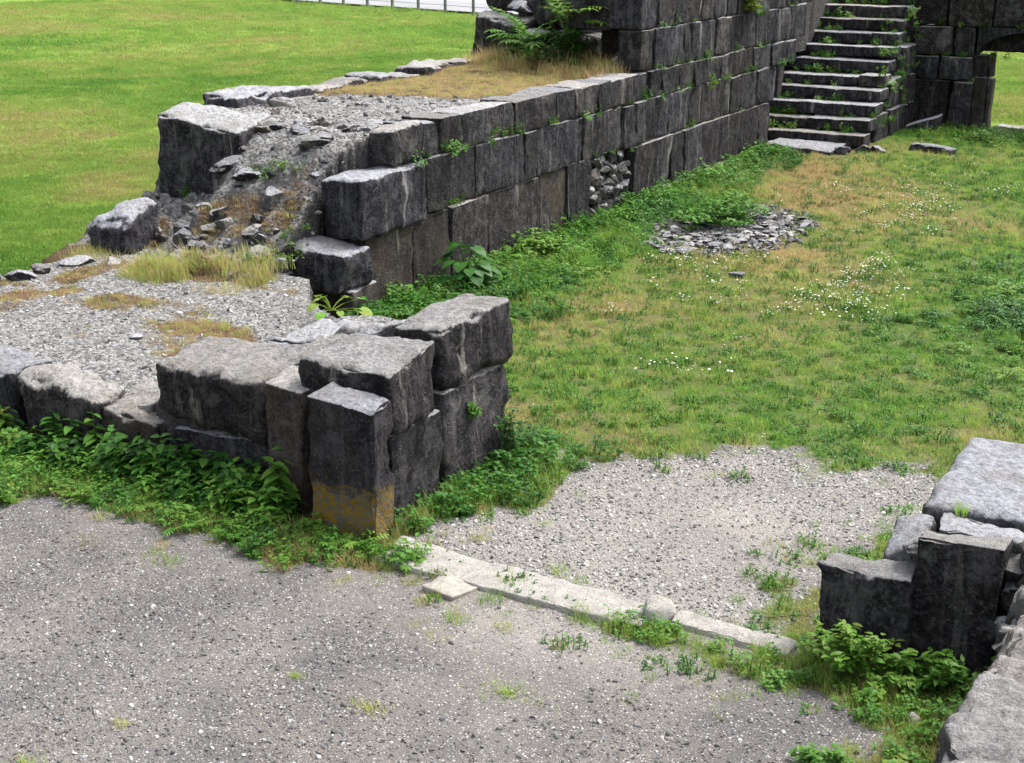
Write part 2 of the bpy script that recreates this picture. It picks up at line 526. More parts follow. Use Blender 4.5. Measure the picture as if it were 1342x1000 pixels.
def boulder(parent, name, c, s, mat='stone', seed=1, sub=3, rough=.25, rotz=0, sharp=.0):
    bm = bmesh.new()
    bmesh.ops.create_icosphere(bm, subdivisions=sub, radius=1)
    P = np.array([v.co[:] for v in bm.verts]); Fc = [[v.index for v in f.verts] for f in bm.faces]
    bm.free()
    g = np.random.default_rng(seed)
    # a few flat fracture planes
    P = P * (1 + rough * fbm(P + seed * 3.1, 1.3, 2, seed)[:, None])
    for _ in range(11):
        nn = g.normal(size=3); nn /= np.linalg.norm(nn)
        dd = g.uniform(.42, .8)
        e = P @ nn - dd
        P = P - np.outer(np.maximum(e, 0), nn) * .97
    P = P * (1 + .1 * fbm(P + seed * 1.7, 4.0, 3, seed + 3)[:, None])
    P = P * np.array(s)
    cs, sn = math.cos(rotz), math.sin(rotz)
    P = np.stack([P[:, 0] * cs - P[:, 1] * sn, P[:, 0] * sn + P[:, 1] * cs, P[:, 2]], 1) + np.array(c)
    return link_mesh(name, P, Fc, M[mat], parent, smooth=False)

# ------------------------------------------------------------------ ground
OUTER = [(-2.86, -.89), (-2.54, -.68), (-2.0, -.62), (-1.44, -.69), (-.89, -.70), (-.37, -.72), (-.04, -.67), (.3, -.5), (.32, -.3), (.61, -.25), (1.21, -.29),
         (1.76, -.36), (1.7, -.53), (1.9, -.63), (2.28, -.63), (2.66, -.76), (3.06, -.67), (3.31, -.8), (3.55, -.85), (3.65, -1.02), (3.38, -1.29),
         (3.3, -2.2), (4.2, -3.2), (9, -5), (9, -12), (-14, -12), (-14, -1.2), (-6, -1.1)]
INNER = [(.03, .13), (.24, .39), (.64, 1.0), (.41, 1.2), (.57, 1.64), (.95, 2.07), (1.35, 2.34), (1.62, 2.82), (2.02, 2.72), (2.42, 2.79), (2.89, 2.92),
         (3.5, 2.4), (3.08, 1.67), (2.89, 1.5), (2.71, 1.05), (2.72, .55), (2.9, -.08), (2.9, -.3), (2.0, -.4), (1.08, -.35), (.42, -.25)]
SHORE = [(-26.5, 51.0), (-41, 55.5)]

def shore_d(x, y):          # distance beyond the near edge of the road, away from the ruins
    ax, ay = -26.86, 45.3
    return ((x - ax) * .284 + (y - ay) * .959)

def ground_z(x, y):
    x = np.asarray(x, float); y = np.asarray(y, float)
    z = .018 * fbm2(x, y, .8, 3, 3) + .01 * fbm2(x, y, 3.0, 2, 4)
    z = z + .1 * fbm2(x, y, .07, 2, 8) * sstep(14, 30, np.hypot(x, y - 4))
    ya = shore_d(x, y)
    z = z - 1.6 * sstep(9, 16, ya)
    return z

def gravel_amount(x, y):
    n = fbm2(x, y, 2.2, 3, 21) * .3 + fbm2(x, y, 8, 3, 25) * .22
    a = poly_sd(x, y, OUTER) + n * .55
    b = poly_sd(x, y, INNER) + n
    g = np.maximum(1 - sstep(-.12, .14, a), (1 - sstep(-.2, .22, b)))
    # straggling grass creeping into the inner path near the right pier
    s = np.exp(-(((x - 2.62) / .3) ** 2 + ((y - .45) / .6) ** 2))
    g = g * (1 - .75 * s * sstep(-.1, .35, fbm2(x, y, 4.5, 2, 31) + .25))
    return g

def dryness(x, y):
    d = .35 + .55 * fbm2(x, y, .55, 3, 41) + .25 * fbm2(x, y, 1.7, 2, 44)
    for cx, cy, sx, sy, a in ((-.87, 13.25, 1.3, 1.5, .5), (.0, 6.9, 1.2, 1.6, .4), (-2.0, 15.4, .8, 1.2, .3), (-.3, 3.0, .8, 1.2, .15), (-.6, 9.0, .9, .8, .35), (.1, 10.6, 1.0, 3.0, .28), (-1.2, 14.6, 1.3, 2.0, .2),
                           (1.6, 2.95, 1.2, .5, .0), (2.6, 8.0, 1.2, 2.2, -.6), (1.2, 4.3, 1.2, .8, -.25), (-.5, 16.5, 1.5, 1.0, -.25)):
        d = d + a * np.exp(-(((x - cx) / sx) ** 2 + ((y - cy) / sy) ** 2))
    return np.clip(d, 0, 1)

def lushness(x, y):
    # weeds thrive along the foot of the long wall
    e = x + 3.4
    wv = 1.5 - .05 * (y - 6) + .5 * fbm2(x, y, .7, 3, 51)
    l = (1 - sstep(wv * .75, wv * 1.15, e)) * sstep(3.6, 4.6, y) * (1 - sstep(17, 18.5, y))
    l = np.maximum(l, .9 * np.exp(-(((x - 2.9) / .8) ** 2 + ((y - 8.6) / 1.9) ** 2)))
    l = np.maximum(l, .8 * (1 - sstep(.3, .75, e - 0)) * sstep(3, 5, y) * (1 - sstep(17, 18, y)))
    l = np.maximum(l, .8 * sstep(19.2, 20.4, y) * (1 - sstep(.5, 1.2, x)) * sstep(-1.8, -1.5, x))
    return np.clip(l, 0, 1)

def axis(fine0, fine1, step, far0, far1):
    a = list(np.arange(fine0, fine1, step))
    s = step; x = fine1
    while x < far1:
        a.append(x); s *= 1.16; x += s
    a.append(far1)
    s = step; x = fine0 - s
    while x > far0:
        a.insert(0, x); s *= 1.16; x -= s
    a.insert(0, far0)
    return np.array(a)

gx = axis(-9.0, 5.6, .07, -900, 600)
gy = axis(-5.0, 10.0, .07, -200, 1500)
GX, GY = np.meshgrid(gx, gy, indexing='ij')
GZ = ground_z(GX, GY)
gv = np.stack([GX.ravel(), GY.ravel(), GZ.ravel()], 1)
ii = np.arange(GX.size).reshape(GX.shape)
gf = np.stack([ii[:-1, :-1].ravel(), ii[1:, :-1].ravel(), ii[1:, 1:].ravel(), ii[:-1, 1:].ravel()], 1)
grav = gravel_amount(GX, GY)
FIELD = lambda x, y: np.maximum(1 - sstep(-7.3, -6.6, x), sstep(21.8, 22.6, y))
pale = (1 - sstep(-.3, .3, poly_sd(GX, GY, INNER))) * (.75 + .5 * fbm2(GX, GY, 1.4, 2, 61))
pale = np.maximum(pale, .22 * (1 - sstep(-.4, .4, fbm2(GX, GY, 1.3, 3, 171))))
pale = np.maximum(pale, .8 * np.exp(-(((GX - 1.6) / .9) ** 2 + ((GY + .75) / .4) ** 2)))
gob = link_mesh('ground', gv, gf, M['ground'], origin=(0, 0, 0),
                attrs={'grass': (1 - grav).ravel(), 'pale': np.clip(pale, 0, 1).ravel(), 'dry': dryness(GX, GY).ravel(), 'meadow': FIELD(GX, GY).ravel()})
tag(gob, kind='structure')

# road and sea beyond the field
def strip(name, d0, d1, z, mat, s0=-260, s1=160, thick=.0):
    ax, ay = -26.86, 45.3
    tx, ty, nx_, ny_ = .959, -.284, .284, .959
    v, f = [], []
    ns = 60
    for i in range(ns + 1):
        s = s0 + (s1 - s0) * i / ns
        for d in (d0, d1):
            v.append((ax + tx * s + nx_ * d, ay + ty * s + ny_ * d, z))
    for i in range(ns): f.append((2 * i, 2 * i + 2, 2 * i + 3, 2 * i + 1))
    o = link_mesh(name, v, f, mat, smooth=False, origin=(ax, ay, z))
    return tag(o, kind='structure')
strip('road', .6, 5.6, .14, M['asphalt'])
strip('beach', 5.7, 15.0, .12, M['beach'])
strip('sea', 14.0, 1400, -.7, M['water'], -1500, 1500)

# ------------------------------------------------------------------ the ruined masonry: cores as uneven rubble sheets with broken sides
def core_mesh(name, parent, x0, x1, y0, y1, step, zfun, inside, moss, zb=-.08, mat=None, origin=None):
    xs = np.arange(x0, x1 + step * .5, step); ys = np.arange(y0, y1 + step * .5, step)
    X, Y = np.meshgrid(xs, ys, indexing='ij')
    jit = step * .25
    Xj = X + jit * fbm2(X, Y, 13, 1, 71); Yj = Y + jit * fbm2(X, Y, 13, 1, 73)
    Z = zfun(Xj, Yj)
    cx = (X[:-1, :-1] + X[1:, 1:]) / 2; cy = (Y[:-1, :-1] + Y[1:, 1:]) / 2
    ok = inside(cx, cy)
    idx = np.arange(X.size).reshape(X.shape)
    F = np.stack([idx[:-1, :-1], idx[1:, :-1], idx[1:, 1:], idx[:-1, 1:]], -1)[ok]
    V = np.stack([Xj.ravel(), Yj.ravel(), Z.ravel()], 1)
    edges = {}
    for q in F.tolist():
        for a, b in zip(q, q[1:] + q[:1]):
            if (b, a) in edges: del edges[(b, a)]
            else: edges[(a, b)] = 1
    V = V.tolist(); F = F.tolist()
    mo = list(moss(Xj, Yj).ravel())
    nl = 6
    low = {}
    g = np.random.default_rng(5)
    def chain(i):
        if i not in low:
            x, y, z = V[i]
            c = [i]
            for k in range(1, nl + 1):
                t = k / nl
                V.append([x + g.normal(0, .02), y + g.normal(0, .02), z + (zb - z) * t]); mo.append(0)
                c.append(len(V) - 1)
            low[i] = c
        return low[i]
    for (a, b) in edges:
        A, B = chain(a), chain(b)
        for k in range(nl): F.append([B[k], A[k], A[k + 1], B[k + 1]])
    used = sorted({i for q in F for i in q})
    mp = {u_: k for k, u_ in enumerate(used)}
    V = [V[i] for i in used]; mo = [mo[i] for i in used]
    F = [[mp[i] for i in q] for q in F]
    return link_mesh(name, V, F, mat or M['rubble'], parent, attrs={'moss': mo}, smooth=True)

def lumps(X, Y, freq, seed):
    P = np.stack([X.ravel(), Y.ravel(), np.zeros(X.size)], 1)
    d, v = cells(P, freq, seed)
    return (np.maximum(0, .55 - d) * (.6 + .4 * v)).reshape(X.shape), v.reshape(X.shape)

# --- long wall core: walkable top at 1.8 m, broken down in a slope towards the corner
def slope_front(x):        # where (in y) the slope starts on the low platform
    return 3.15 + .25 * np.sin(x * 1.7 + .4)
def wall_core_z(x, y):
    t = np.clip((y - slope_front(x)) / (2.35 - .35 * sstep(-5.0, -4.0, x)), 0, 1)
    prof = .46 + (1.76 - .46) * (.55 * t + .45 * sstep(.25, .95, t))
    n = fbm2(x, y, 1.6, 4, 81)
    l, v = lumps(x, y, 4.0, 83); l2, v2 = lumps(x, y, 10, 85)
    lf = sstep(-5.15, -5.55, x) * (1 - sstep(5.05, 5.4, y))
    prof = prof - lf * np.maximum(0, prof - (.36 + .32 * (y - 3.2)))
    slope = np.exp(-((t - .5) / .32) ** 2)
    z = prof + n * (.03 + .22 * slope) + l * (.05 + .42 * slope) + l2 * (.03 + .16 * slope)
    return z
def wall_moss(x, y):
    m = .2 + .5 * sstep(7.5, 9.0, y + .6 * fbm2(x, y, .9, 2, 91) - (x + 5) * .25) + .2 * fbm2(x, y, 2, 2, 92)
    t = (y - slope_front(x)) / 2.3
    m = np.maximum(m, .9 * np.exp(-((t - .32) / .16) ** 2) * sstep(-.2, .25, fbm2(x, y, 1.5, 2, 95)) * sstep(-4.2, -4.8, x))
    m = np.maximum(m, .85 * np.exp(-((t - .05) / .15) ** 2))
    m = np.maximum(m, np.exp(-((t - .45) / .35) ** 2) * (.35 + .75 * fbm2(x, y, 2.2, 3, 97)))
    return np.clip(m, 0, 1)
curtain = thing('curtain_wall', (-5.2, 11, 0), 'long dark squared-stone wall with a broken stepped end and grassy top, running to the stairs', 'stone wall')
core_mesh('rubble_core', curtain, -6.85, -3.62, 3.0, 13.6, .045, wall_core_z, lambda x, y: (y > slope_front(x) - .25) & (x > -6.75 + .12 * np.sin(y * 3)) & (x < -3.66 - .25 * (1 - sstep(4.6, 5.4, y))), wall_moss)

WF = -3.4
def course(joints, z0, z1, mat_of=None, depth=.5, res=.06, jz=0.006, x1=None, parent=None, gap=.008, **kw):
    kw.setdefault('r', .014); kw.setdefault('amp', .016); kw.setdefault('warp', .012)
    js = [joints[0]]
    for a, b in zip(joints[:-1], joints[1:]):
        if b - a > .78 and rng.random() < .75 and not mat_of: js.append(a + (b - a) * rng.uniform(.33, .67))
        js.append(b)
    for i, (a, b) in enumerate(zip(js[:-1], js[1:])):
        dx = rng.normal(0, .016)
        g1, g2 = gap * rng.uniform(.4, 1.1), gap * rng.uniform(.4, 1.1)
        mt = (mat_of or {}).get(i, 'stone')
        block(parent, 'block', (WF - depth, WF + dx), (a + g1, b - g2), (z0 + jz * rng.uniform(.4, 1.3), z1 - jz * rng.uniform(.2, 1)), mt, res, **kw)
# first to sixth course of the long wall's courtyard face
course([4.62, 5.5, 6.3, 7.2, 8.5], -.08, .83, {0: 'stone_brown', 1: 'stone_brown', 2: 'stone'}, parent=curtain, ztop=None)
course([8.55, 10.0], -.08, .88, parent=curtain, r=.02, amp=.012)
course([11.42, 12.78, 13.98, 15.93, 17.31], .07, .83, parent=curtain)
course([5.78, 6.88, 8.07, 9.0, 9.7, 10.56, 11.38, 12.19, 13.49, 14.11, 15.28, 15.94, 17.1, 17.95], .85, 1.46, parent=curtain, r=.018)
course([5.7, 6.57, 7.17, 7.86, 8.94, 9.47, 10.15, 10.55, 11.38, 12.39, 13.63, 14.26, 15.1, 16.35, 17.22, 17.92, 18.5], 1.46, 1.86, parent=curtain, r=.018, warp=.014, gap=.006)
course([11.62, 12.04, 12.6, 13.49, 14.46, 15.09, 15.75, 16.42, 17.39, 18.16, 19.0], 1.87, 2.45, parent=curtain, depth=.42)
course([11.56, 12.15, 12.82, 13.85, 14.27, 14.93, 15.9, 16.9, 17.9, 18.8, 19.6], 2.46, 3.0, parent=curtain, depth=.55)
course([12.3, 13.2, 14.3, 15.1, 16.2, 17.3, 18.4, 19.2, 20.2], 3.01, 3.45, parent=curtain, depth=.5)
# a robbed-out stretch patched with small pale rubble
for k in range(34):
    yy, zz = 10.12 + (k % 7) * .19 + rng.uniform(-.06, .06), .1 + (k // 7) * .165 + rng.uniform(-.04, .04)
    sc_ = rng.uniform(.75, 1.35)
    boulder(curtain, 'patch_stone', (WF - .075 + rng.uniform(-.03, .01), yy, zz), (.1, .125 * sc_, .1 * sc_), 'stone_pale' if k % 4 else 'stone', 300 + k, 3, rotz=rng.uniform(-.5, .5))
block(curtain, 'patch_backing', (WF - .5, WF - .14), (10.02, 11.4), (-.05, .84), 'stone_brown', .05, .03, .03, lump=.08)
for a, b in ((11.6, 12.5), (12.53, 13.3), (13.33, 14.25), (14.28, 15.4)):
    block(curtain, 'footing_stone', (WF - .3, WF + .07), (a, b), (-.06, .075), 'stone_pale', .08)
# earth and old mortar packed behind the joints of the face
for a, b, z0, z1 in ((4.95, 10.0, -.05, 1.4), (5.4, 10.0, 1.4, 1.8), (10.0, 11.43, .87, 1.8), (11.43, 17.2, -.05, 1.8), (11.85, 18.6, 1.8, 2.95)):
    block(curtain, 'joint_mortar', (WF - .35, WF - .055), (a, b), (z0, z1), 'mortar', .14, .02, .012, .0)
# the stepped broken end
block(curtain, 'block', (-4.12, -3.32), (3.98, 4.62), (.3, .76), 'stone', .045, .07, .03, .03, ztop=(.0, -.03, .0, .04), label='rounded end stone of the lowest step, pale on top')
block(curtain, 'block', (-3.95, -3.36), (4.2, 4.75), (-.06, .32), 'stone_brown', .06, .03, .02)
block(curtain, 'block', (-4.5, -3.9), (3.35, 4.1), (.1, .47), 'stone', .05, .06, .02, ztop=(0, -.02, .03, .02))
block(curtain, 'block', (-3.86, -3.34), (4.42, 5.74), (.77, 1.43), 'stone', .05, .05, .022, .02, ztop=(-.02, 0, .02, .02), label='large end stone of the second step')
block(curtain, 'block', (-3.72, -3.37), (5.12, 5.7), (1.45, 1.87), 'stone', .05, .05, .02, .02, ztop=(-.04, 0, 0, 0))
boulder(curtain, 'stone', (-3.95, 5.0, 1.44), (.16, .13, .1), 'stone', 41, 3)
# outer (field side) facing stones along the far edge of the top
block(curtain, 'block', (-6.62, -5.42), (5.02, 5.62), (.86, 1.87), 'stone', .05, .06, .03, .03, ztop=(.0, -.16, -.06, .02), label='tall upright corner stone on the field side')
block(curtain, 'block', (-6.42, -5.82), (3.6, 4.25), (.05, 1.02), 'stone', .045, .12, .04, .04, ztop=(-.16, -.02, .06, -.05))
block(curtain, 'block', (-6.98, -6.3), (6.2, 7.15), (1.2, 1.93), 'stone', .05, .08, .035, .03, ztop=(0, -.03, .03, 0))
yy = 7.2
k = 0
while yy < 13.0:
    L = rng.uniform(.45, .95)
    block(curtain, 'block', (-7.0 + rng.uniform(-.05, .05), -6.5 + rng.uniform(-.12, .12)), (yy, yy + L), (1.25, 1.86 + rng.uniform(-.05, .05)), 'stone', .07, .06, .03, .03)
    yy += L + .04
for y0 in np.arange(6.2, 20.0, 1.1):
    for z0 in (-.1, .6):
        block(curtain, 'block', (-7.02, -6.55), (y0, y0 + 1.06), (z0, z0 + .67), 'stone', .2, .04, .02)
# loose rocks sticking out of the slope
for k, (x, y, s) in enumerate([(-5.5, 3.75, .2), (-5.05, 3.5, .16), (-4.6, 3.55, .24), (-4.35, 4.3, .26), (-4.8, 4.5, .2), (-5.2, 4.7, .3), (-4.2, 4.9, .26), (-4.6, 5.1, .2), (-5.7, 4.5, .16),
                               (-5.9, 3.3, .15), (-4.15, 3.75, .17), (-5.35, 5.5, .18), (-4.9, 5.6, .16), (-4.05, 5.35, .2), (-5.7, 6.1, .15), (-6.0, 6.6, .2), (-4.4, 4.05, .14), (-5.0, 4.1, .17), (-5.4, 4.15, .13)]):
    z = float(wall_core_z(np.array([x]), np.array([y]))[0])
    boulder(curtain, 'stone', (x, y, z - .02), (s, s * rng.uniform(.6, .9), s * rng.uniform(.45, .7)), 'stone' if k % 3 else 'stone_pale', 500 + k, 3, rotz=rng.uniform(0, 3))

g_ = np.random.default_rng(77)
for k in range(95):
    x, y = g_.uniform(-6.0, -3.85), g_.uniform(3.3, 6.2)
    if y > 5.6 and g_.random() < .6: continue
    if x < -5.3 and 4.8 < y < 5.8: continue
    s = g_.uniform(.06, .19)
    z = float(wall_core_z(np.array([x]), np.array([y]))[0])
    boulder(curtain, 'stone', (x, y, z - s * .15), (s, s * g_.uniform(.6, .95), s * g_.uniform(.45, .8)), ('stone', 'stone_pale', 'stone_brown')[k % 3], 1300 + k, 2 if s < .11 else 3, rotz=g_.uniform(0, 3))
# --- upper part of the long wall: ragged end with big stones, overhang and a hollow
def upper_z(x, y):
    n = fbm2(x, y, 1.3, 4, 101)
    t = y - (12.35 + .42 * (-3.6 - x))
    l, v = lumps(x, y, 3.0, 103)
    return np.clip(1.75 + 1.2 * sstep(0, 1.0, t) + .3 * sstep(.8, 2.2, t) + n * .16 + l * .25, 1.6, 3.3)
core_mesh('upper_core', curtain, -6.9, -3.75, 11.9, 24.0, .09, upper_z, lambda x, y: (y > 12.2 + .42 * (-3.7 - x)), lambda x, y: .35 + .3 * fbm2(x, y, 1, 2, 105), zb=1.5)
block(curtain, 'block', (-7.15, -6.05), (13.0, 13.9), (1.7, 2.52), 'stone', .06, .12, .05, .05, ztop=(.05, -.1, 0, 0), label='big rounded stone at the field side of the upper wall end')
block(curtain, 'block', (-7.05, -6.2), (13.5, 14.5), (2.5, 3.15), 'stone', .07, .1, .04)
block(curtain, 'block', (-5.55, -4.72), (12.55, 13.4), (2.5, 3.0), 'stone_pale', .06, .1, .05, .05)
block(curtain, 'block', (-6.2, -5.5), (13.2, 14.0), (2.3, 2.75), 'stone', .06, .1, .05, .05)
block(curtain, 'block', (-4.75, -3.98), (11.95, 12.7), (2.42, 3.0), 'stone', .06, .05, .03, .03, label='overhanging stone above a dark hollow')
block(curtain, 'block', (-4.4, -3.87), (12.35, 12.9), (1.75, 2.4), 'stone_brown', .06, .05, .03, .03)
block(curtain, 'block', (-5.3, -4.6), (12.6, 13.2), (1.75, 2.3), 'stone_brown', .06, .08, .04, .05)
for k, (x, y, z, s) in enumerate([(-5.9, 13.0, 2.15, .28), (-5.2, 12.9, 2.42, .22), (-6.3, 13.35, 2.6, .25), (-5.6, 12.95, 1.9, .25), (-4.5, 12.25, 1.85, .16), (-4.9, 12.6, 2.45, .2), (-5.8, 13.5, 2.75, .25), (-4.0, 12.0, 1.95, .14)]):
    boulder(curtain, 'stone', (x, y, z), (s * 1.2, s, s * .6), 'stone', 600 + k, 3, rotz=rng.uniform(0, 3))

# --- the low front wall (platform) left of the gateway
low = thing('low_wall', (-3.2, 1.2, 0), 'low wide rubble-filled wall stub with a gravelly top beside the gateway', 'stone wall')
def plat_z(x, y):
    base = .5 + .3 * sstep(-2.6, -1.5, x + .25 * fbm2(x, y, 1.5, 2, 111)) - .06 * sstep(.8, .0, y) * sstep(-1.8, -2.4, x) + .04 * sstep(2.5, 3.4, y)
    base = base + .1 * sstep(-1.3, -.6, x) * sstep(2.0, .6, y)
    l, v = lumps(x, y, 5, 113); l2, v2 = lumps(x, y, 14, 115)
    rough = sstep(-3.0, -1.6, x)
    return base + .02 * fbm2(x, y, 1.1, 3, 117) + .025 * fbm2(x, y, 6, 3, 118) * (.5 + rough) + l * (.02 + .1 * rough) + l2 * .035
PLAT = [(-8.5, .12), (-1.2, .12), (-.75, .1), (-.5, .3), (-.5, 1.7), (-.95, 1.9), (-1.6, 2.2), (-2.1, 2.45), (-2.7, 2.85), (-3.25, 3.3), (-3.5, 3.75), (-6.3, 3.6), (-6.35, 2.9), (-6.45, 2.1), (-8.5, 1.9)]
def plat_moss(x, y):
    m = .12 + .18 * fbm2(x, y, 1.6, 3, 121)
    for cx, cy, sx, sy, a in ((-5.9, 2.5, .5, .9, .6), (-3.3, 1.9, .7, .25, .75), (-4.4, 2.3, .6, .3, .6), (-3.3, 1.3, .6, .3, .65), (-2.7, 1.75, .35, .2, .6), (-6.2, 1.5, .8, .8, .5), (-5.2, 2.2, .5, .3, .4), (-4.5, 3.3, 1.6, .18, .8), (-4.6, 1.3, .6, .3, .3)):
        m = m + a * np.exp(-(((x - cx) / sx) ** 2 + ((y - cy) / sy) ** 2))
    m = m * (.75 + 1.1 * fbm2(x + .4 * fbm2(x, y, 1.2, 2, 123), y, 2.6, 3, 125))
    return np.clip(m, 0, 1)
core_mesh('rubble_fill', low, -8.5, -.4, .05, 3.9, .04, plat_z, lambda x, y: poly_sd(x, y, PLAT) + .05 * fbm2(x, y, 3, 2, 119) < 0, plat_moss)
block(low, 'block', (-4.6, -3.6), (-.02, .45), (-.06, .6), 'stone', .045, .07, .03, .03, ztop=(.04, 0, .02, 0))
block(low, 'block', (-3.55, -2.66), (.0, .4), (-.06, .6), 'stone', .04, .09, .035, .03, ztop=(.02, -.08, -.06, .02))
block(low, 'block', (-2.68, -2.1), (-.04, .5), (-.06, .44), 'stone_brown', .04, .06, .03, .03, ztop=(.02, -.03, .05, .08))
block(low, 'block', (-5.6, -4.65), (-.02, .45), (-.06, .62), 'stone', .06, .07, .03, .03)
block(low, 'block', (-6.6, -5.65), (-.02, .45), (-.06, .6), 'stone', .06, .07, .03, .03)
for k, (x, y, s) in enumerate([(-6.3, 2.15, .2), (-6.15, 2.45, .17), (-6.45, 1.85, .22), (-6.2, 2.75, .14), (-6.05, 3.1, .2), (-6.35, 1.5, .18), (-5.7, 3.25, .16)]):
    boulder(low, 'stone', (x, y, .52), (s, s * .8, s * .55), 'stone', 700 + k, 3, rotz=k)
for k in range(46):
    x, y = rng.uniform(-4.6, -.95), rng.uniform(.4, 2.6)
    if poly_sd(np.array([x]), np.array([y]), PLAT)[0] > -.12: continue
    s = rng.uniform(.05, .11) * (1.35 if x > -2.4 else .8)
    z = float(plat_z(np.array([x]), np.array([y]))[0])
    boulder(low, 'stone', (x, y, z - s * .1), (s, s * rng.uniform(.6, .95), s * rng.uniform(.3, .6)), 'stone_pale', 760 + k, 2, rotz=rng.uniform(0, 3))

# --- left gate pier
pierL = thing('gate_pier', (-.9, .8, 0), 'left gate pier of dark blocks with two pilasters, yellow lichen at its foot', 'gate pier')
block(pierL, 'block', (-2.12, -1.1), (-.03, .75), (.43, .94), 'stone', .035, .09, .032, .03, ztop=(0, -.02, .0, -.03), label='big rounded front block, dark face')
block(pierL, 'block', (-2.02, -1.12), (.03, .6), (-.06, .43), 'stone', .045, .05, .03, .02)
block(pierL, 'pilaster', (-1.07, -.71), (-.06, .32), (-.06, .925), 'stone_brown', .035, .02, .02, .014, ztop=(.0, -.03, .02, .04), label='narrow flat pilaster stone')
block(pierL, 'pilaster', (-.5, .015), (-.28, -.01), (-.06, .96), 'stone_lichen', .028, .012, .016, .008, ztop=(.02, -.01, .02, .05), label='corner pilaster stone with yellow lichen along its foot')
block(pierL, 'block', (-.78, -.05), (.02, .63), (.7, 1.14), 'stone', .033, .035, .024, .02, ztop=(-.03, -.02, .05, .02), label='flat-topped slab behind the corner pilaster')
block(pierL, 'block', (-.8, -.04), (.0, .64), (-.06, .69), 'stone', .04, .025, .022)
block(pierL, 'block', (-.5, -.01), (.68, 1.63), (.8, 1.26), 'stone', .033, .06, .026, .02, ztop=(-.03, .0, .0, -.02), label='large pale-topped corner block, topmost on the pier')
block(pierL, 'block', (-.7, -.03), (.67, 1.66), (-.06, .785), 'stone', .04, .035, .028, .02)
block(pierL, 'block', (-1.35, -.8), (.3, .95), (.45, .95), 'stone_pale', .045, .05, .05, .04, ztop=(.0, .08, .1, .0))
block(pierL, 'block', (-1.2, -.65), (.98, 1.75), (.4, 1.04), 'stone_pale', .045, .05, .05, .04, ztop=(-.05, .08, .06, -.08))
block(pierL, 'block', (-1.9, -1.25), (1.0, 1.6), (.4, .9), 'stone_pale', .05, .06, .05, .05, ztop=(-.06, .04, .02, -.06))
# --- right gate pier
pierR = thing('gate_pier', (3.7, .6, 0), 'right gate pier with a blackened flat pilaster beside a notched low block', 'gate pier')
block(pierR, 'block', (2.97, 3.485), (-.2, .03), (-.06, .53), 'stone_black', .03, .022, .02, .012, ztop=(0, .01, .03, .0), label='low black block with a pale worn top')
block(pierR, 'block', (3.28, 3.5), (.04, .3), (-.06, .68), 'stone_pale', .035, .03, .025, .02, ztop=(-.13, .0, .1, .04))
block(pierR, 'pilaster', (3.49, 3.95), (-.1, .07), (-.06, .785), 'stone_black', .03, .015, .016, .008, ztop=(.0, .02, .02, .0), label='flat black pilaster stone')
block(pierR, 'block', (3.5, 4.0), (.08, .33), (-.06, .785), 'stone_pale', .035, .03, .03, .02)
block(pierR, 'block', (3.4, 4.7), (.32, 1.42), (.3, .87), 'stone_pale', .04, .07, .016, .015, ztop=(-.06, -.03, .02, .02), label='large pale slab lying behind the black pilaster')
block(pierR, 'block', (3.42, 4.7), (.34, 1.4), (-.06, .3), 'stone', .07, .03, .02)
block(pierR, 'block', (4.02, 4.8), (.0, .33), (-.06, .76), 'stone_pale', .04, .05, .04)
boulder(pierR, 'stone', (3.47, .03, .66), (.1, .09, .05), 'stone_pale', 811, 3)
for k, (y, z) in enumerate([(.0, .1), (-.02, .3), (.03, .5), (.1, .65)]):
    boulder(pierR, 'stone', (4.03, y, z), (.13, .12, .12), 'stone', 820 + k, 3)

# --- rubble-built wall in the near right corner
rw = thing('rubble_wall', (4.9, -1.6, 0), 'rough mortared rubble wall with broken grey top at the side of the path', 'rubble wall')
def rw_z(x, y):
    l, v = lumps(x, y, 3.4, 131); l2, v2 = lumps(x, y, 9, 135)
    t = sstep(4.05, 4.5, x)
    return .6 + .1 * (-y) * .5 + .06 * t + l * .12 + l2 * .06 + .05 * fbm2(x, y, 2.5, 4, 133)
core_mesh('rubble_mass', rw, 4.0, 6.2, -4.2, .3, .04, rw_z, lambda x, y: (x > 4.1 + .05 * np.sin(y * 4.1) + .03 * np.sin(y * 11)), lambda x, y: .1 + 0 * x, zb=-.06)
y = -3.6
while y < -.1:
    L = rng.uniform(.55, .95)
    x = 4.1 + rng.uniform(-.02, .02)
    for W in (rng.uniform(.6, .9), .7):
        z = .74 - .05 * (y + L / 2)
        block(rw, 'stone', (x, x + W), (y, y + L - .004), (z - .5, z + rng.uniform(-.015, .02)), 'stone_pale', .03, .045, .05, .02, ztop=tuple(rng.normal(0, .02, 4)), lump=.05)
        x += W
    y += L
for k in range(36):
    y, z = -3.5 + (k % 12) * .31 + rng.uniform(-.05, .05), .1 + (k // 12) * .24
    boulder(rw, 'stone', (4.16 + rng.uniform(-.02, .03), y, z), (.14, .16, .12), 'stone', 890 + k, 2, rotz=0)

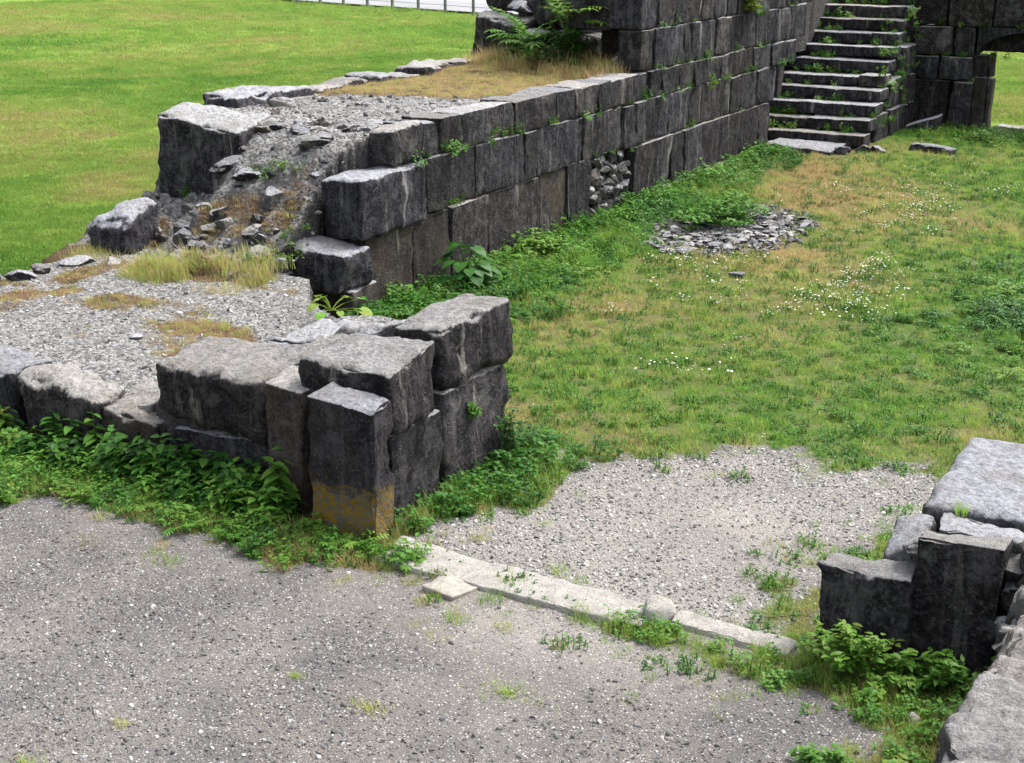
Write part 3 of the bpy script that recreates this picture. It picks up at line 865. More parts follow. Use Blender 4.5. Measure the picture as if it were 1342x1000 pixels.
# --- stairs
st = thing('staircase', (-2.8, 18.0, 0), 'steep weed-grown stone staircase climbing beside the long wall', 'staircase')
block(st, 'step', (-3.4, -2.15), (17.05, 17.95), (-.08, .1), 'stone', .08, .04, .02, .03)
for k in range(14):
    z = .24 + .23 * k; y = 17.95 + .385 * k
    cut = -1.83 - .03 * k
    if k % 3 == 1:
        c = -2.9 + rng.uniform(-.2, .5)
        block(st, 'step', (-4.0, c - .01), (y + rng.uniform(-.02, .03), y + .55), (z - .21, z + rng.uniform(-.03, 0)), 'stone', .06, .03, .012, .008)
        block(st, 'step', (c + .01, cut), (y, y + .55), (z - .21, z), 'stone', .06, .022, .012, .008)
    else:
        block(st, 'step', (-4.0, cut + rng.uniform(-.03, .02)), (y, y + .55), (z - .21, z), 'stone', .06, .022, .012, .008)
# body below the treads, its side faced with upright streaked blocks
for j, (z0, z1) in enumerate([(-.08, .5), (.5, 1.05), (1.05, 1.6), (1.6, 2.2), (2.2, 2.8)]):
    ys = 18.1 + max(0, (z1 - .12)) / .23 * .385 + .1
    y = ys
    while y < 23.5:
        L = min(rng.uniform(.5, .95), 23.7 - y)
        if L < .2: break
        block(st, 'side_block', (-2.4, -1.86 - .015 * j + rng.normal(0, .008)), (y, y + L - .02), (z0 + .01, z1 - .008), 'stone', .1, .03, .016)
        y += L
for k in range(13):
    z = .02 + .23 * k; y = 18.2 + .385 * k
    block(st, 'riser_fill', (-4.0, -1.98 - .03 * k), (y, y + .75), (-.05, z), 'stone', .25, .02, .01)

for z0, z1 in ((-.08, .5), (.5, 1.05), (1.05, 1.6), (1.6, 2.2), (2.2, 2.8), (2.8, 3.4)):
    y = 17.4 + rng.uniform(0, .3)
    while y < 24:
        L = rng.uniform(.6, 1.1)
        block(curtain, 'block', (-4.5, -4.0 + rng.normal(0, .01)), (y, y + L - .015), (z0 + .008, z1 - .006), 'stone', .12, .025, .016)
        y += L
# --- wall with the arched gate
aw = thing('arched_wall', (0, 22.1, 0), 'dark stone wall pierced by an arched doorway at the foot of the stairs', 'stone wall')
AV = 21.6
for z0, z1, js in ((-.08, .92, [-2.0, -1.2, -.77]), (.93, 1.38, [-2.0, -1.45, -.77]), (1.39, 1.95, [-2.0, -1.2, -.77]), (1.97, 2.55, [-2.0, -1.35, -.5, .3, 1.1, 1.9, 2.8]), (2.56, 3.15, [-2.0, -1.6, -.8, .1, .9, 1.7, 2.8])):
    for a, b in zip(js[:-1], js[1:]):
        block(aw, 'block', (a + .01, b - .01), (AV + rng.normal(0, .012), AV + .9), (z0, z1 - .008), 'stone_black' if rng.random() < .5 else 'stone', .09, .03, .018)
for z0, z1 in ((-.08, .92), (.93, 1.38), (1.39, 1.95)):
    block(aw, 'block', (1.25, 2.8), (AV, AV + .9), (z0, z1 - .008), 'stone', .12, .03, .018)
def arch_piece():
    # spandrel with a rounded arch cut into it; arch springs at z 1.38
    cx, a, b_ = .22, .97, .5
    pts = []
    n = 28
    for i in range(n + 1):
        t = math.pi - math.pi * i / n
        pts.append((cx + a * math.cos(t), 1.38 + b_ * math.sin(t)))
    v, f = [], []
    for d in (AV + .02, AV + .4):
        for (x, z) in pts: v.append((x, d, z))
        for (x, z) in pts: v.append((x, d, 1.96))
    m = n + 1
    for i in range(n):
        f.append((i, i + 1, m + i + 1, m + i))
        f.append((2 * m + i + 1, 2 * m + i, 3 * m + i, 3 * m + i + 1))
        f.append((i + 1, i, 2 * m + i, 2 * m + i + 1))
    link_mesh('arch', v, f, M['stone'], aw, smooth=False)
block(aw, 'backing', (-.8, 1.3), (AV + .38, AV + .9), (1.9, 2.1), 'stone_black', .2, .02, .01)
arch_piece()
block(aw, 'jamb', (-.76, -.54), (AV + .1, AV + .6), (-.06, 1.0), 'stone_brown', .07, .02, .01, .006)
block(aw, 'jamb', (-.76, -.55), (AV + .1, AV + .6), (1.01, 1.42), 'stone_brown', .07, .02, .01, .006)
block(aw, 'jamb', (-.53, -.43), (AV + .22, AV + .5), (-.06, .98), 'stone_brown', .07, .02, .01, .006)
block(aw, 'jamb', (-.53, -.45), (AV + .22, AV + .5), (1.0, 1.46), 'stone_brown', .07, .02, .01, .006)
block(aw, 'lintel', (-.8, 1.24), (AV + .42, AV + .62), (1.47, 2.02), 'stone_black', .1, .02, .012, .006)
block(aw, 'jamb', (.85, 1.24), (AV + .24, AV + .85), (-.06, 1.47), 'stone_brown', .07, .02, .01, .006)
block(aw, 'threshold', (-.33, .84), (AV + .25, AV + .85), (-.08, .04), 'stone_pale', .1, .03, .012)

# ------------------------------------------------------------------ slabs and loose stones on the ground
def lone(name, label, cat, x, y, z, mat, **kw):
    o = block(None, name, x, y, z, mat, **kw)
    return tag(o, label, cat)
def slab_shape(p):
    # the long threshold slab narrows to its worn right-hand end
    q = p.copy()
    t = np.clip((q[:, 0] - .15) / 1.9, 0, 1)
    q[:, 1] = q[:, 1] - .02 * t
    return q
lone('threshold_slab', 'long pale worn stone slab lying across the gateway', 'stone slab', (.12, 2.02), (-.48, -.13), (-.08, .045), 'slab', res=.03, r=.016, amp=.013, warp=.012, fn=slab_shape, ztop=(0, 0, -.02, .01))
lone('threshold_slab', 'shorter grey threshold slab ending at the right gate pier', 'stone slab', (2.15, 2.9), (-.37, -.2), (-.08, .04), 'slab', res=.03, r=.016, amp=.012, warp=.015, rot=-.05)
lone('small_stone', 'small pale stone wedged between the two threshold slabs', 'stone', (2.0, 2.12), (-.34, -.2), (-.05, .08), 'slab', res=.03, r=.03, amp=.02, warp=.03, rot=.3)
lone('stone_fragment', 'flat white broken stone on the gravel before the long slab', 'stone', (.62, .9), (-.7, -.46), (-.05, .035), 'white_stone', res=.03, r=.02, amp=.012, warp=.03, rot=-.2)
o = boulder(None, 'white_stone', (3.69, -.72, .03), (.055, .04, .04), 'white_stone', 901, 3); tag(o, 'small chalk-white stone in dry grass beside the rubble wall', 'stone')
lone('flat_stone', 'grey flat stone in grass at the foot of the left pier', 'stone', (.0, .38), (1.55, 1.85), (-.08, .04), 'stone_pale', res=.04, r=.03, amp=.015, rot=.4)
lone('flat_stone', 'long low stone in weeds in front of the arched doorway', 'stone', (-1.1, -.3), (18.2, 18.5), (-.06, .13), 'stone', res=.06, r=.05, amp=.03, rot=-.15)
lone('leaning_slab', 'tilted slab leaning at the base of the stair side', 'stone slab', (-1.8, -1.2), (20.6, 21.0), (-.1, .2), 'stone', res=.06, r=.03, amp=.02, tilt=(.35, 0), rot=.1)
lone('flat_stone', 'pale small stone lying in grass near the rubble heap', 'stone', (-.58, -.44), (7.9, 8.04), (-.03, .04), 'stone_pale', res=.05, r=.03, amp=.02)
for k, (x, y) in enumerate([(-2.0, 17.3), (-1.75, 17.6), (-1.5, 17.7)]):
    o = boulder(None, 'small_stone', (x, y, .06), (.17, .13, .1), 'stone', 910 + k, 2)
    tag(o, 'small dark stone in grass beside the bottom stair', 'stone', 'stones by the bottom stair')

heap = thing('rubble_heap', (-1.45, 10.3, 0), 'low ring of broken grey stones with green weeds growing in the middle', 'rubble heap')
k = 0
HC = (-1.5, 10.35)
while k < 210:
    a, rr = rng.uniform(0, 2 * math.pi), rng.uniform(.0, 1.0) ** .5
    x, y = HC[0] + 1.05 * rr * math.cos(a), HC[1] + 1.75 * rr * math.sin(a)
    if rr < .35 or rr > .82 + .25 * math.sin(2.3 * a + 1) * math.sin(1.1 * a): continue
    s = rng.uniform(.05, .13)
    boulder(heap, 'stone', (x, y, .01 + .05 * (1 - rr) + rng.uniform(0, .03)), (s, s * rng.uniform(.6, .9), s * rng.uniform(.35, .6)), 'stone_pale' if rng.random() < .45 else 'stone', 1000 + k, 1 if k % 2 else 2, rotz=rng.uniform(0, 3))
    k += 1

# ------------------------------------------------------------------ far fence
fence = thing('wire_fence', (-33, 47, 0), 'thin post and wire fence between the field and the road', 'fence')
fp = []
for i in range(26):
    s = -34 + i * 1.75
    x, y = -26.86 + .959 * s, 45.3 - .284 * s
    z = float(ground_z(np.array([x]), np.array([y]))[0])
    fp.append((x, y, z))
    c = []
    bmf = [(-.05, -.05), (.05, -.05), (.05, .05), (-.05, .05)]
    vv = [(x + a, y + b, z - .1) for a, b in bmf] + [(x + a * .9, y + b * .9, z + 1.15) for a, b in bmf]
    link_mesh('post', vv, [(0, 1, 2, 3), (7, 6, 5, 4), (0, 4, 5, 1), (1, 5, 6, 2), (2, 6, 7, 3), (3, 7, 4, 0)], M['post'], fence, smooth=False)
for hz in (.35, .7, 1.05):
    vv, ff = [], []
    for i, (x, y, z) in enumerate(fp):
        for a, b in ((0, .012), (.012, -.008), (-.012, -.008)): vv.append((x + a * .3, y + a, z + hz + b))
        if i:
            for q in range(3):
                r_ = (q + 1) % 3
                ff.append(((i - 1) * 3 + q, (i - 1) * 3 + r_, i * 3 + r_, i * 3 + q))
    link_mesh('wire', vv, ff, M['wire'], fence)

# ------------------------------------------------------------------ plants: leaf and blade meshes
class PM:
    def __init__(s): s.v = []; s.f = []; s.b = []; s.m = []
    def leaf(s, p, d, nrm, L, W, fold=.15, droop=.25, bl=None, teeth=False):
        p = np.array(p, float); d = np.array(d, float); d /= np.linalg.norm(d) + 1e-9
        nrm = np.array(nrm, float); nrm -= d * (nrm @ d); nrm /= np.linalg.norm(nrm) + 1e-9
        sd = np.cross(d, nrm)
        i = len(s.v)
        def P(t, w): return p + d * L * t + sd * w * W + nrm * (abs(w) * W * fold * 2 - droop * L * t * t)
        pts = [P(0, 0), P(.35, 0), P(.72, 0), P(1, 0), P(.3, .5), P(.68, .36), P(.3, -.5), P(.68, -.36)]
        s.v += pts
        s.f += [(i, i + 4, i + 1), (i, i + 1, i + 6), (i + 1, i + 4, i + 5, i + 2), (i + 1, i + 2, i + 7, i + 6), (i + 2, i + 5, i + 3), (i + 2, i + 3, i + 7)]
        s.m += [0] * 6
        s.b += [random.random() if bl is None else bl] * 8
    def blade(s, p, az, lean, h, w, bl=None):
        i = len(s.v)
        ca, sa = math.cos(az), math.sin(az)
        px, py = -sa * w / 2, ca * w / 2
        x, y, z = p
        for t, ww in ((0, 1), (.5, .8)):
            o = lean * t ** 1.7
            zz = z + h * t
            s.v += [(x + ca * o + px * ww, y + sa * o + py * ww, zz), (x + ca * o - px * ww, y + sa * o - py * ww, zz)]
        s.v.append((x + ca * lean, y + sa * lean, z + h))
        s.f += [(i, i + 1, i + 3, i + 2), (i + 2, i + 3, i + 4)]
        s.m += [0] * 2
        s.b += [random.random() if bl is None else bl] * 5
    def stem(s, pts, r0, r1, mi=0):
        n = len(pts)
        i0 = len(s.v)
        for k, p in enumerate(pts):
            r = r0 + (r1 - r0) * k / max(1, n - 1)
            for a in range(3):
                an = a * 2.094
                s.v.append((p[0] + r * math.cos(an), p[1] + r * math.sin(an), p[2]))
                s.b.append(.3)
        for k in range(n - 1):
            for a in range(3):
                b = (a + 1) % 3
                s.f.append((i0 + k * 3 + a, i0 + k * 3 + b, i0 + k * 3 + 3 + b, i0 + k * 3 + 3 + a)); s.m.append(mi)
    def mesh(s, name, mats):
        me = bpy.data.meshes.new(name)
        me.from_pydata([tuple(q) for q in s.v], [], s.f)
        a = me.attributes.new('bl', 'FLOAT', 'POINT'); a.data.foreach_set('value', np.array(s.b, np.float32))
        for m in mats: me.materials.append(m)
        if len(mats) > 1: me.polygons.foreach_set('material_index', s.m)
        me.update()
        return me

def rd(a, b): return random.uniform(a, b)

def grass_pm(n, spread, h0, h1, w, lean, pm=None, flat=0):
    pm = pm or PM()
    for _ in range(n):
        a = rd(0, 6.283); r = spread * math.sqrt(random.random())
        h = rd(h0, h1)
        pm.blade((r * math.cos(a), r * math.sin(a), -.01), rd(0, 6.283), rd(.1, 1) * lean * h, h * (1 - .35 * random.random()), w * rd(.6, 1.2))
    return pm

def herb_pm(nst, h, leafL, spread, pm=None):
    """low leafy weed: short stems with alternate leaves"""
    pm = pm or PM()
    for _ in range(nst):
        a = rd(0, 6.283); r = spread * math.sqrt(random.random())
        hh = h * rd(.5, 1.1); az = rd(0, 6.283); ln = rd(.1, .7) * hh
        base = np.array([r * math.cos(a), r * math.sin(a), 0])
        tip = base + np.array([math.cos(az) * ln, math.sin(az) * ln, hh])
        nl = random.randint(4, 7)
        pm.stem([base, (base + tip) / 2 + np.array([0, 0, .02]), tip], .003, .0015)
        for q in range(nl):
            t = (q + 1.2) / (nl + .2)
            p = base + (tip - base) * t
            la = az + q * 2.4 + rd(-.4, .4)
            el = rd(-.1, .6)
            pm.leaf(p, (math.cos(la), math.sin(la), el), (0, 0, 1), leafL * rd(.6, 1.2) * (1.1 - .4 * t), leafL * rd(.35, .55), .1, rd(.1, .4))
    return pm

def nettle_pm(nst, h, leafL, spread):
    """upright stems with opposite pairs of pointed, drooping leaves"""
    pm = PM()
    for _ in range(nst):
        a = rd(0, 6.283); r = spread * math.sqrt(random.random())
        hh = h * rd(.6, 1.1); az = rd(0, 6.283); ln = rd(.05, .4) * hh
        base = np.array([r * math.cos(a), r * math.sin(a), 0])
        tip = base + np.array([math.cos(az) * ln, math.sin(az) * ln, hh])
        pm.stem([base, (base + tip) / 2, tip], .004, .002)
        npair = random.randint(4, 6)
        la0 = rd(0, 6.28)
        for q in range(npair):
            t = .25 + .75 * (q + 1) / npair
            p = base + (tip - base) * t
            sz = leafL * (1.0 - .55 * max(0, t - .5) * 2 * .8) * rd(.8, 1.15)
            for s_ in (0, math.pi):
                la = la0 + q * 1.57 + s_ + rd(-.25, .25)
                pm.leaf(p, (math.cos(la), math.sin(la), rd(.0, .5)), (0, 0, 1), sz, sz * rd(.5, .62), .08, rd(.25, .5))
    return pm

def fern_pm(nst, L, leafL, up=.7, spread=.05, pairs=7):
    """arching stalks with leaflets in pairs"""
    pm = PM()
    for i in range(nst):
        az = i * 6.283 / nst + rd(-.4, .4)
        l = L * rd(.6, 1.1); e = up * rd(.6, 1.3)
        a = rd(0, 6.283); r = spread * random.random()
        base = np.array([r * math.cos(a), r * math.sin(a), 0])
        pts = []
        for k in range(6):
            t = k / 5
            pts.append(base + np.array([math.cos(az) * l * t * .8, math.sin(az) * l * t * .8, l * (e * t - .55 * t * t)]))
        pm.stem(pts, .006, .002)
        for q in range(pairs):
            t = .25 + .72 * q / (pairs - 1)
            k = min(4, int(t * 5)); fr = t * 5 - k
            p = pts[k] + (pts[k + 1] - pts[k]) * fr
            ax = pts[k + 1] - pts[k]; ax = ax / np.linalg.norm(ax)
            for s_ in (-1, 1):
                sidev = np.array([-math.sin(az) * s_, math.cos(az) * s_, 0])
                pm.leaf(p, sidev + ax * .7 + np.array([0, 0, rd(-.1, .2)]), (0, 0, 1), leafL * (1 - .4 * abs(t - .5)) * rd(.85, 1.15), leafL * .3, .06, .3, bl=rd(.0, .5) + .5 * (1 - t))
        pm.leaf(pts[-1], ax, (0, 0, 1), leafL * .8, leafL * .28, .06, .3, bl=.1)
    return pm

def bush_pm(n, rx, ry, rz, leafL, twigs=10):
    """rounded leafy shrub: twigs fanning out, leaves carried towards their ends"""
    pm = PM()
    for t_ in range(twigs):
        a = rd(0, 6.283); e = rd(.15, 1.45)
        f = rd(.65, 1.08)
        tip = np.array([math.cos(a) * math.cos(e) * rx * f, math.sin(a) * math.cos(e) * ry * f, max(.05, math.sin(e) * rz * f)])
        b = np.array([rd(-.3, .3) * rx, rd(-.3, .3) * ry, 0])
        mid = (b + tip) / 2 + np.array([0, 0, .12 * rz])
        pm.stem([b, mid, tip], .005, .0015, 1)
        m = n // twigs
        for q in range(m):
            t = 1 - .75 * (random.random() ** 1.3)
            p = (b * (1 - t) ** 2 + 2 * mid * t * (1 - t) + tip * t * t) + np.array([rd(-1, 1), rd(-1, 1), rd(-.7, .7)]) * leafL * .5
            la = rd(0, 6.283)
            pm.leaf(p, (math.cos(la), math.sin(la), rd(-.2, .7)), (rd(-.3, .3), rd(-.3, .3), 1), leafL * rd(.6, 1.15), leafL * rd(.4, .55), .08, rd(.1, .4), bl=random.random() * .5 + .5 * (1 - t))
    return pm

def burdock_pm(n, leafL, h):
    pm = PM()
    for i in range(n):
        az = i * 2.4 + rd(-.3, .3)
        hh = h * rd(.3, 1.05); rr = (1.1 - hh / h) * .35 + rd(.03, .12)
        p = np.array([math.cos(az) * rr, math.sin(az) * rr, hh])
        pm.stem([(0, 0, 0), (p[0] * .4, p[1] * .4, hh * .65), p], .009, .004)
        L = leafL * rd(.7, 1.1)
        # broad heart-shaped leaf: fan of triangles
        d = np.array([math.cos(az), math.sin(az), -.25]); d /= np.linalg.norm(d)
        sv = np.array([-math.sin(az), math.cos(az), 0])
        i0 = len(pm.v); b = random.random()
        outl = [(-.12, .22), (.05, .42), (.35, .46), (.7, .3), (1, 0), (.7, -.3), (.35, -.46), (.05, -.42), (-.12, -.22)]
        pm.v.append(p + np.array([0, 0, .0])); pm.v.append(p + d * L * .5 + np.array([0, 0, -.03 * L]))
        for (t, w_) in outl:
            pm.v.append(p + d * L * t + sv * L * w_ + np.array([0, 0, .1 * L * abs(w_) - .25 * L * t * t + .03 * L * math.sin(9 * t + 7 * w_)]))
        m = len(outl)
        for q in range(m - 1):
            pm.f.append((i0 + 1, i0 + 2 + q, i0 + 3 + q)); pm.m.append(0)
        pm.f.append((i0, i0 + 2, i0 + 1)); pm.f.append((i0, i0 + 1, i0 + 1 + m)); pm.m += [0, 0]
        pm.b += [b] * (m + 2)
    return pm

def pebble_mesh(name, seed, sub=2):
    bm = bmesh.new()
    bmesh.ops.create_icosphere(bm, subdivisions=sub, radius=1)
    P = np.array([v.co[:] for v in bm.verts]); Fc = [[v.index for v in f.verts] for f in bm.faces]
    bm.free()
    g = np.random.default_rng(seed)
    for _ in range(6):
        nn = g.normal(size=3); nn /= np.linalg.norm(nn)
        P = P - np.outer(np.maximum(P @ nn - g.uniform(.5, .8), 0), nn)
    P = P * np.array([1, g.uniform(.6, .9), g.uniform(.35, .6)])
    me = bpy.data.meshes.new(name)
    me.from_pydata(P.tolist(), [], Fc)
    me.materials.append(M['pebble'])
    return me

# ------------------------------------------------------------------ scatter: uncountable cover, instanced on points with geometry nodes
def variants(name, meshes):
    c = bpy.data.collections.new(name)
    for i, me in enumerate(meshes):
        c.objects.link(bpy.data.objects.new('%s_%02d' % (name, i), me))
    ng = bpy.data.node_groups.new('scatter_' + name, 'GeometryNodeTree')
    ng.interface.new_socket('Geometry', in_out='INPUT', socket_type='NodeSocketGeometry')
    ng.interface.new_socket('Geometry', in_out='OUTPUT', socket_type='NodeSocketGeometry')
    k = NB(ng)
    gi = k.n('NodeGroupInput'); go = k.n('NodeGroupOutput')
    ci = k.n('GeometryNodeCollectionInfo', transform_space='ORIGINAL')
    ci.inputs['Collection'].default_value = c
    ci.inputs['Separate Children'].default_value = True
    ci.inputs['Reset Children'].default_value = True
    ip = k.n('GeometryNodeInstanceOnPoints')
    ip.inputs['Pick Instance'].default_value = True
    def na(nm, typ):
        x = k.n('GeometryNodeInputNamedAttribute', data_type=typ)
        x.inputs['Name'].default_value = nm
        return x.outputs['Attribute']
    k.l(gi.outputs[0], ip.inputs['Points']); k.l(ci.outputs[0], ip.inputs['Instance'])
    k.l(na('idx', 'INT'), ip.inputs['Instance Index'])
    k.l(na('rot', 'FLOAT_VECTOR'), ip.inputs['Rotation'])
    k.l(na('scl', 'FLOAT_VECTOR'), ip.inputs['Scale'])
    k.l(ip.outputs[0], go.inputs[0])
    ng['count'] = len(meshes)
    return ng

def scatter(name, ng, P, scl, tint, label, cat, tilt=.15, idx=None, squash=None):
    n = len(P)
    if n == 0: return
    me = bpy.data.meshes.new(name)
    me.vertices.add(n)
    me.vertices.foreach_set('co', np.asarray(P, np.float32).ravel())
    rot = np.stack([rng.normal(0, tilt, n), rng.normal(0, tilt, n), rng.uniform(0, 6.283, n)], 1)
    scl = np.asarray(scl, float)
    s3 = np.stack([scl, scl, scl * (rng.uniform(.75, 1.25, n) if squash is None else squash)], 1)
    for nm, typ, d in (('rot', 'FLOAT_VECTOR', rot), ('scl', 'FLOAT_VECTOR', s3)):
        a = me.attributes.new(nm, typ, 'POINT'); a.data.foreach_set('vector', d.astype(np.float32).ravel())
    for nm, d in (('tint', tint), ('rnd', rng.random(n))):
        a = me.attributes.new(nm, 'FLOAT', 'POINT'); a.data.foreach_set('value', np.clip(np.asarray(d, np.float32), 0, 1))
    a = me.attributes.new('idx', 'INT', 'POINT')
    a.data.foreach_set('value', (rng.integers(0, ng['count'], n) if idx is None else idx).astype(np.int32))
    o = bpy.data.objects.new(name, me)
    COL.objects.link(o)
    md = o.modifiers.new('scatter', 'NODES'); md.node_group = ng
    return tag(o, label, cat, kind='stuff')

def in_view(x, y, half=26.0, near=3.0):
    """only the wedge of ground this side of the place that can be looked at from about here"""
    dx, dy = x - CAM[0], y - CAM[1]
    a = np.degrees(np.arctan2(-dx, dy)) - 29
    return (np.abs(a) < half) & (np.hypot(dx, dy) > near)

def rand_pts(n, x0, x1, y0, y1):
    x = rng.uniform(x0, x1, n); y = rng.uniform(y0, y1, n)
    k = in_view(x, y)
    return x[k], y[k]

LOWR = [(-8.6, 0), (0, -.28), (0, 1.8), (-1.0, 1.95), (-2.1, 2.5), (-3.3, 3.4), (-3.4, 30), (-7.1, 30), (-7.1, 3.4), (-6.5, 2.0), (-8.6, 1.9)]
RIGHTR = [(2.97, -.22), (3.98, -.1), (4.1, -4.2), (7, -4.2), (7, 1.4), (3.4, 1.4), (3.4, .05), (2.97, .05)]
STAIRR = [(-4.2, 17.0), (-1.8, 17.0), (-1.8, 21.5), (3, 21.5), (3, 22.5), (-4.2, 24)]
def on_ground(x, y, m=.02):
    return (poly_sd(x, y, LOWR) > m) & (poly_sd(x, y, RIGHTR) > m) & (poly_sd(x, y, STAIRR) > m)

G_SHORT = variants('short_grass', [grass_pm(46, .1, .03, .075, .0055, .7).mesh('short_grass', [M['grass']]) for _ in range(5)])
G_LONG = variants('long_grass', [grass_pm(34, .09, .07, .17, .0045, .8).mesh('long_grass', [M['grass']]) for _ in range(5)])
G_FIELD = variants('field_grass', [grass_pm(90, .24, .03, .065, .011, .8).mesh('field_grass', [M['field']]) for _ in range(5)])
G_HERB = variants('herbs', [herb_pm(7, .11, .05, .09).mesh('herb', [M['leaf']]) for _ in range(5)])
G_CLOVER = variants('ground_weeds', [herb_pm(9, .045, .028, .09).mesh('weed', [M['leaf']]) for _ in range(4)])
G_NETTLE = variants('nettles', [nettle_pm(3, .32, .165, .09).mesh('nettle', [M['leaf']]) for _ in range(6)])
G_FERN = variants('ferny_weeds', [fern_pm(7, .22, .06, .9, .05, 6).mesh('ferny_weed', [M['leaf']]) for _ in range(4)])
G_PEB = variants('pebbles', [pebble_mesh('pebble', 40 + i) for i in range(7)])

def flower_mesh():
    pm = PM()
    for _ in range(6):
        a = rd(0, 6.283); r = .13 * math.sqrt(random.random()); h = rd(.1, .19)
        x, y = r * math.cos(a), r * math.sin(a)
        pm.stem([(x, y, 0), (x + rd(-.02, .02), y + rd(-.02, .02), h)], .002, .0015)
        i = len(pm.v); R_ = rd(.006, .012)
        pm.v.append((x, y, h + .004)); pm.b.append(.5)
        for q in range(8):
            an = q * .785; pm.v.append((x + R_ * math.cos(an), y + R_ * math.sin(an), h + .002 * (q % 2))); pm.b.append(.5)
        for q in range(8): pm.f.append((i, i + 1 + q, i + 1 + (q + 1) % 8)); pm.m.append(1)
    return pm.mesh('flowers', [M['leaf'], M['petal']])
G_FLOW = variants('flowers', [flower_mesh() for _ in range(4)])

# courtyard grass
x, y = rand_pts(46000, -3.5, 9.5, -1.2, 24)
k = on_ground(x, y, -.02) & (rng.random(len(x)) < np.maximum((1 - gravel_amount(x, y)) * 1.1 - .06, .09 * (poly_sd(x, y, INNER) > -.45))) & (y < 21.6)
x, y = x[k], y[k]
# skip the bare middle of the rubble heap ring
k = (((x - HC[0]) / 1.0) ** 2 + ((y - HC[1]) / 1.65) ** 2) > .3 + 1.0 * rng.random(len(x))
x, y = x[k], y[k]
d = dryness(x, y); lu = lushness(x, y)
tint = .8 - .62 * d + .3 * lu + rng.normal(0, .1, len(x))
sc = .75 + .35 * lu + .3 * fbm2(x, y, 1.2, 2, 141) + rng.normal(0, .12, len(x))
P = np.stack([x, y, ground_z(x, y)], 1)
scatter('courtyard_grass', G_SHORT, P, np.clip(sc, .4, 1.6), tint, 'patchy green and straw-coloured grass covering the courtyard', 'grass')
k = rng.random(len(x)) < .2 * (.35 + d + lu * .3)
scatter('long_grass', G_LONG, P[k], np.clip(sc[k], .5, 1.3), tint[k] - .15, 'taller thin grass stems standing among the courtyard turf', 'grass')
k = rng.random(len(x)) < .2 * (1 - d) + .12
scatter('turf_weeds', G_CLOVER, P[k], rng.uniform(.7, 1.4, k.sum()), .45 + .3 * rng.random(k.sum()) + .2 * lu[k], 'small round-leaved weeds mixed into the courtyard turf', 'weeds')

# lush weeds along the foot of the long wall and by the right edge
x, y = rand_pts(26000, -3.38, 6, 3.2, 21.5)
lu = lushness(x, y)
k = on_ground(x, y) & (rng.random(len(x)) < lu * .62 * (.55 + .45 * sstep(-.3, .2, fbm2(x, y, 1.1, 2, 151))))
k &= (((x - HC[0]) / .95) ** 2 + ((y - HC[1]) / 1.6) ** 2) > 1
x, y = x[k], y[k]
P = np.stack([x, y, ground_z(x, y)], 1)
big = 1 + .55 * np.exp(-((x + 3.3) / .4) ** 2) + .4 * fbm2(x, y, .9, 2, 153)
m1 = rng.random(len(x)) < .62
tn = .42 + .3 * rng.random(len(x)) + .35 * fbm2(x, y, .8, 2, 155)
scatter('wall_foot_weeds', G_HERB, P[m1], np.clip(big[m1] * rng.uniform(.8, 1.5, m1.sum()), .5, 2.6), tn[m1], 'dense bright green weeds along the foot of the long wall', 'weeds')
scatter('ferny_weeds', G_FERN, P[~m1], np.clip(big[~m1] * rng.uniform(.5, .95, (~m1).sum()), .4, 1.5), tn[~m1] - .08, 'feathery green weeds among the plants at the wall foot', 'weeds')

# flowers
x, y = [], []
for cx, cy, sx, sy, n in ((.91, 7.9, .3, .8, 40), (.48, 11.6, .3, .7, 22), (1.1, 6.9, .3, .3, 14), (-.5, 6.9, .6, .7, 20), (-1.0, 8.3, .5, .5, 16), (.2, 13.3, .4, .8, 18), (.46, 4.2, .2, .25, 6), (-.9, 13.5, .4, .6, 8), (.6, 15.2, .6, .7, 10)):
    x += list(rng.normal(cx, sx, n)); y += list(rng.normal(cy, sy, n))
x, y = np.array(x), np.array(y)
k = on_ground(x, y); x, y = x[k], y[k]
scatter('daisies', G_FLOW, np.stack([x, y, ground_z(x, y)], 1), rng.uniform(.7, 1.25, len(x)), np.full(len(x), .4), 'loose drifts of small white daisies in the courtyard grass', 'flowers')

# field grass beyond the walls
def field_pts(n, r0, r1):
    a = np.radians(29 + rng.uniform(-26, 26, n)); r = np.sqrt(rng.uniform(r0 * r0, r1 * r1, n))
    x = CAM[0] - np.sin(a) * r; y = CAM[1] + np.cos(a) * r
    k = (((x < -6.9) & (y > -1)) | (y > 22.8)) & (shore_d(x, y) < .3) & ~((x > -7.05) & (x < -3) & (y < 24.5))
    return x[k], y[k]
xs, ys, ss = [], [], []
for n, r0, r1, s in ((24000, 13, 26, .85), (22000, 26, 44, 1.25), (18000, 44, 75, 1.9)):
    a, b = field_pts(n, r0, r1); xs.append(a); ys.append(b); ss.append(np.full(len(a), s))
x, y, s = np.concatenate(xs), np.concatenate(ys), np.concatenate(ss)
tint = .62 + .34 * fbm2(x, y, .16, 3, 161) + .26 * fbm2(x, y, .8, 2, 163) + rng.normal(0, .07, len(x)) - .18 * sstep(.3, .55, fbm2(x, y, .35, 2, 165))
scatter('field_grass', G_FIELD, np.stack([x, y, ground_z(x, y)], 1), s * rng.uniform(.75, 1.25, len(x)), tint, 'wide mown bright green meadow beyond the long wall', 'grass', squash=1 / s ** .6)
x, y = field_pts(3000, 30, 74)
k = (fbm2(x, y, .25, 2, 167) > .22) | (rng.random(len(x)) < sstep(-6, 0, shore_d(x, y)) * .6)
x, y = x[k], y[k]
scatter('field_tussocks', G_LONG, np.stack([x, y, ground_z(x, y)], 1), rng.uniform(1.5, 2.6, len(x)), .55 + .25 * rng.random(len(x)), 'rougher uncut tussocks dotted through the far meadow', 'grass')

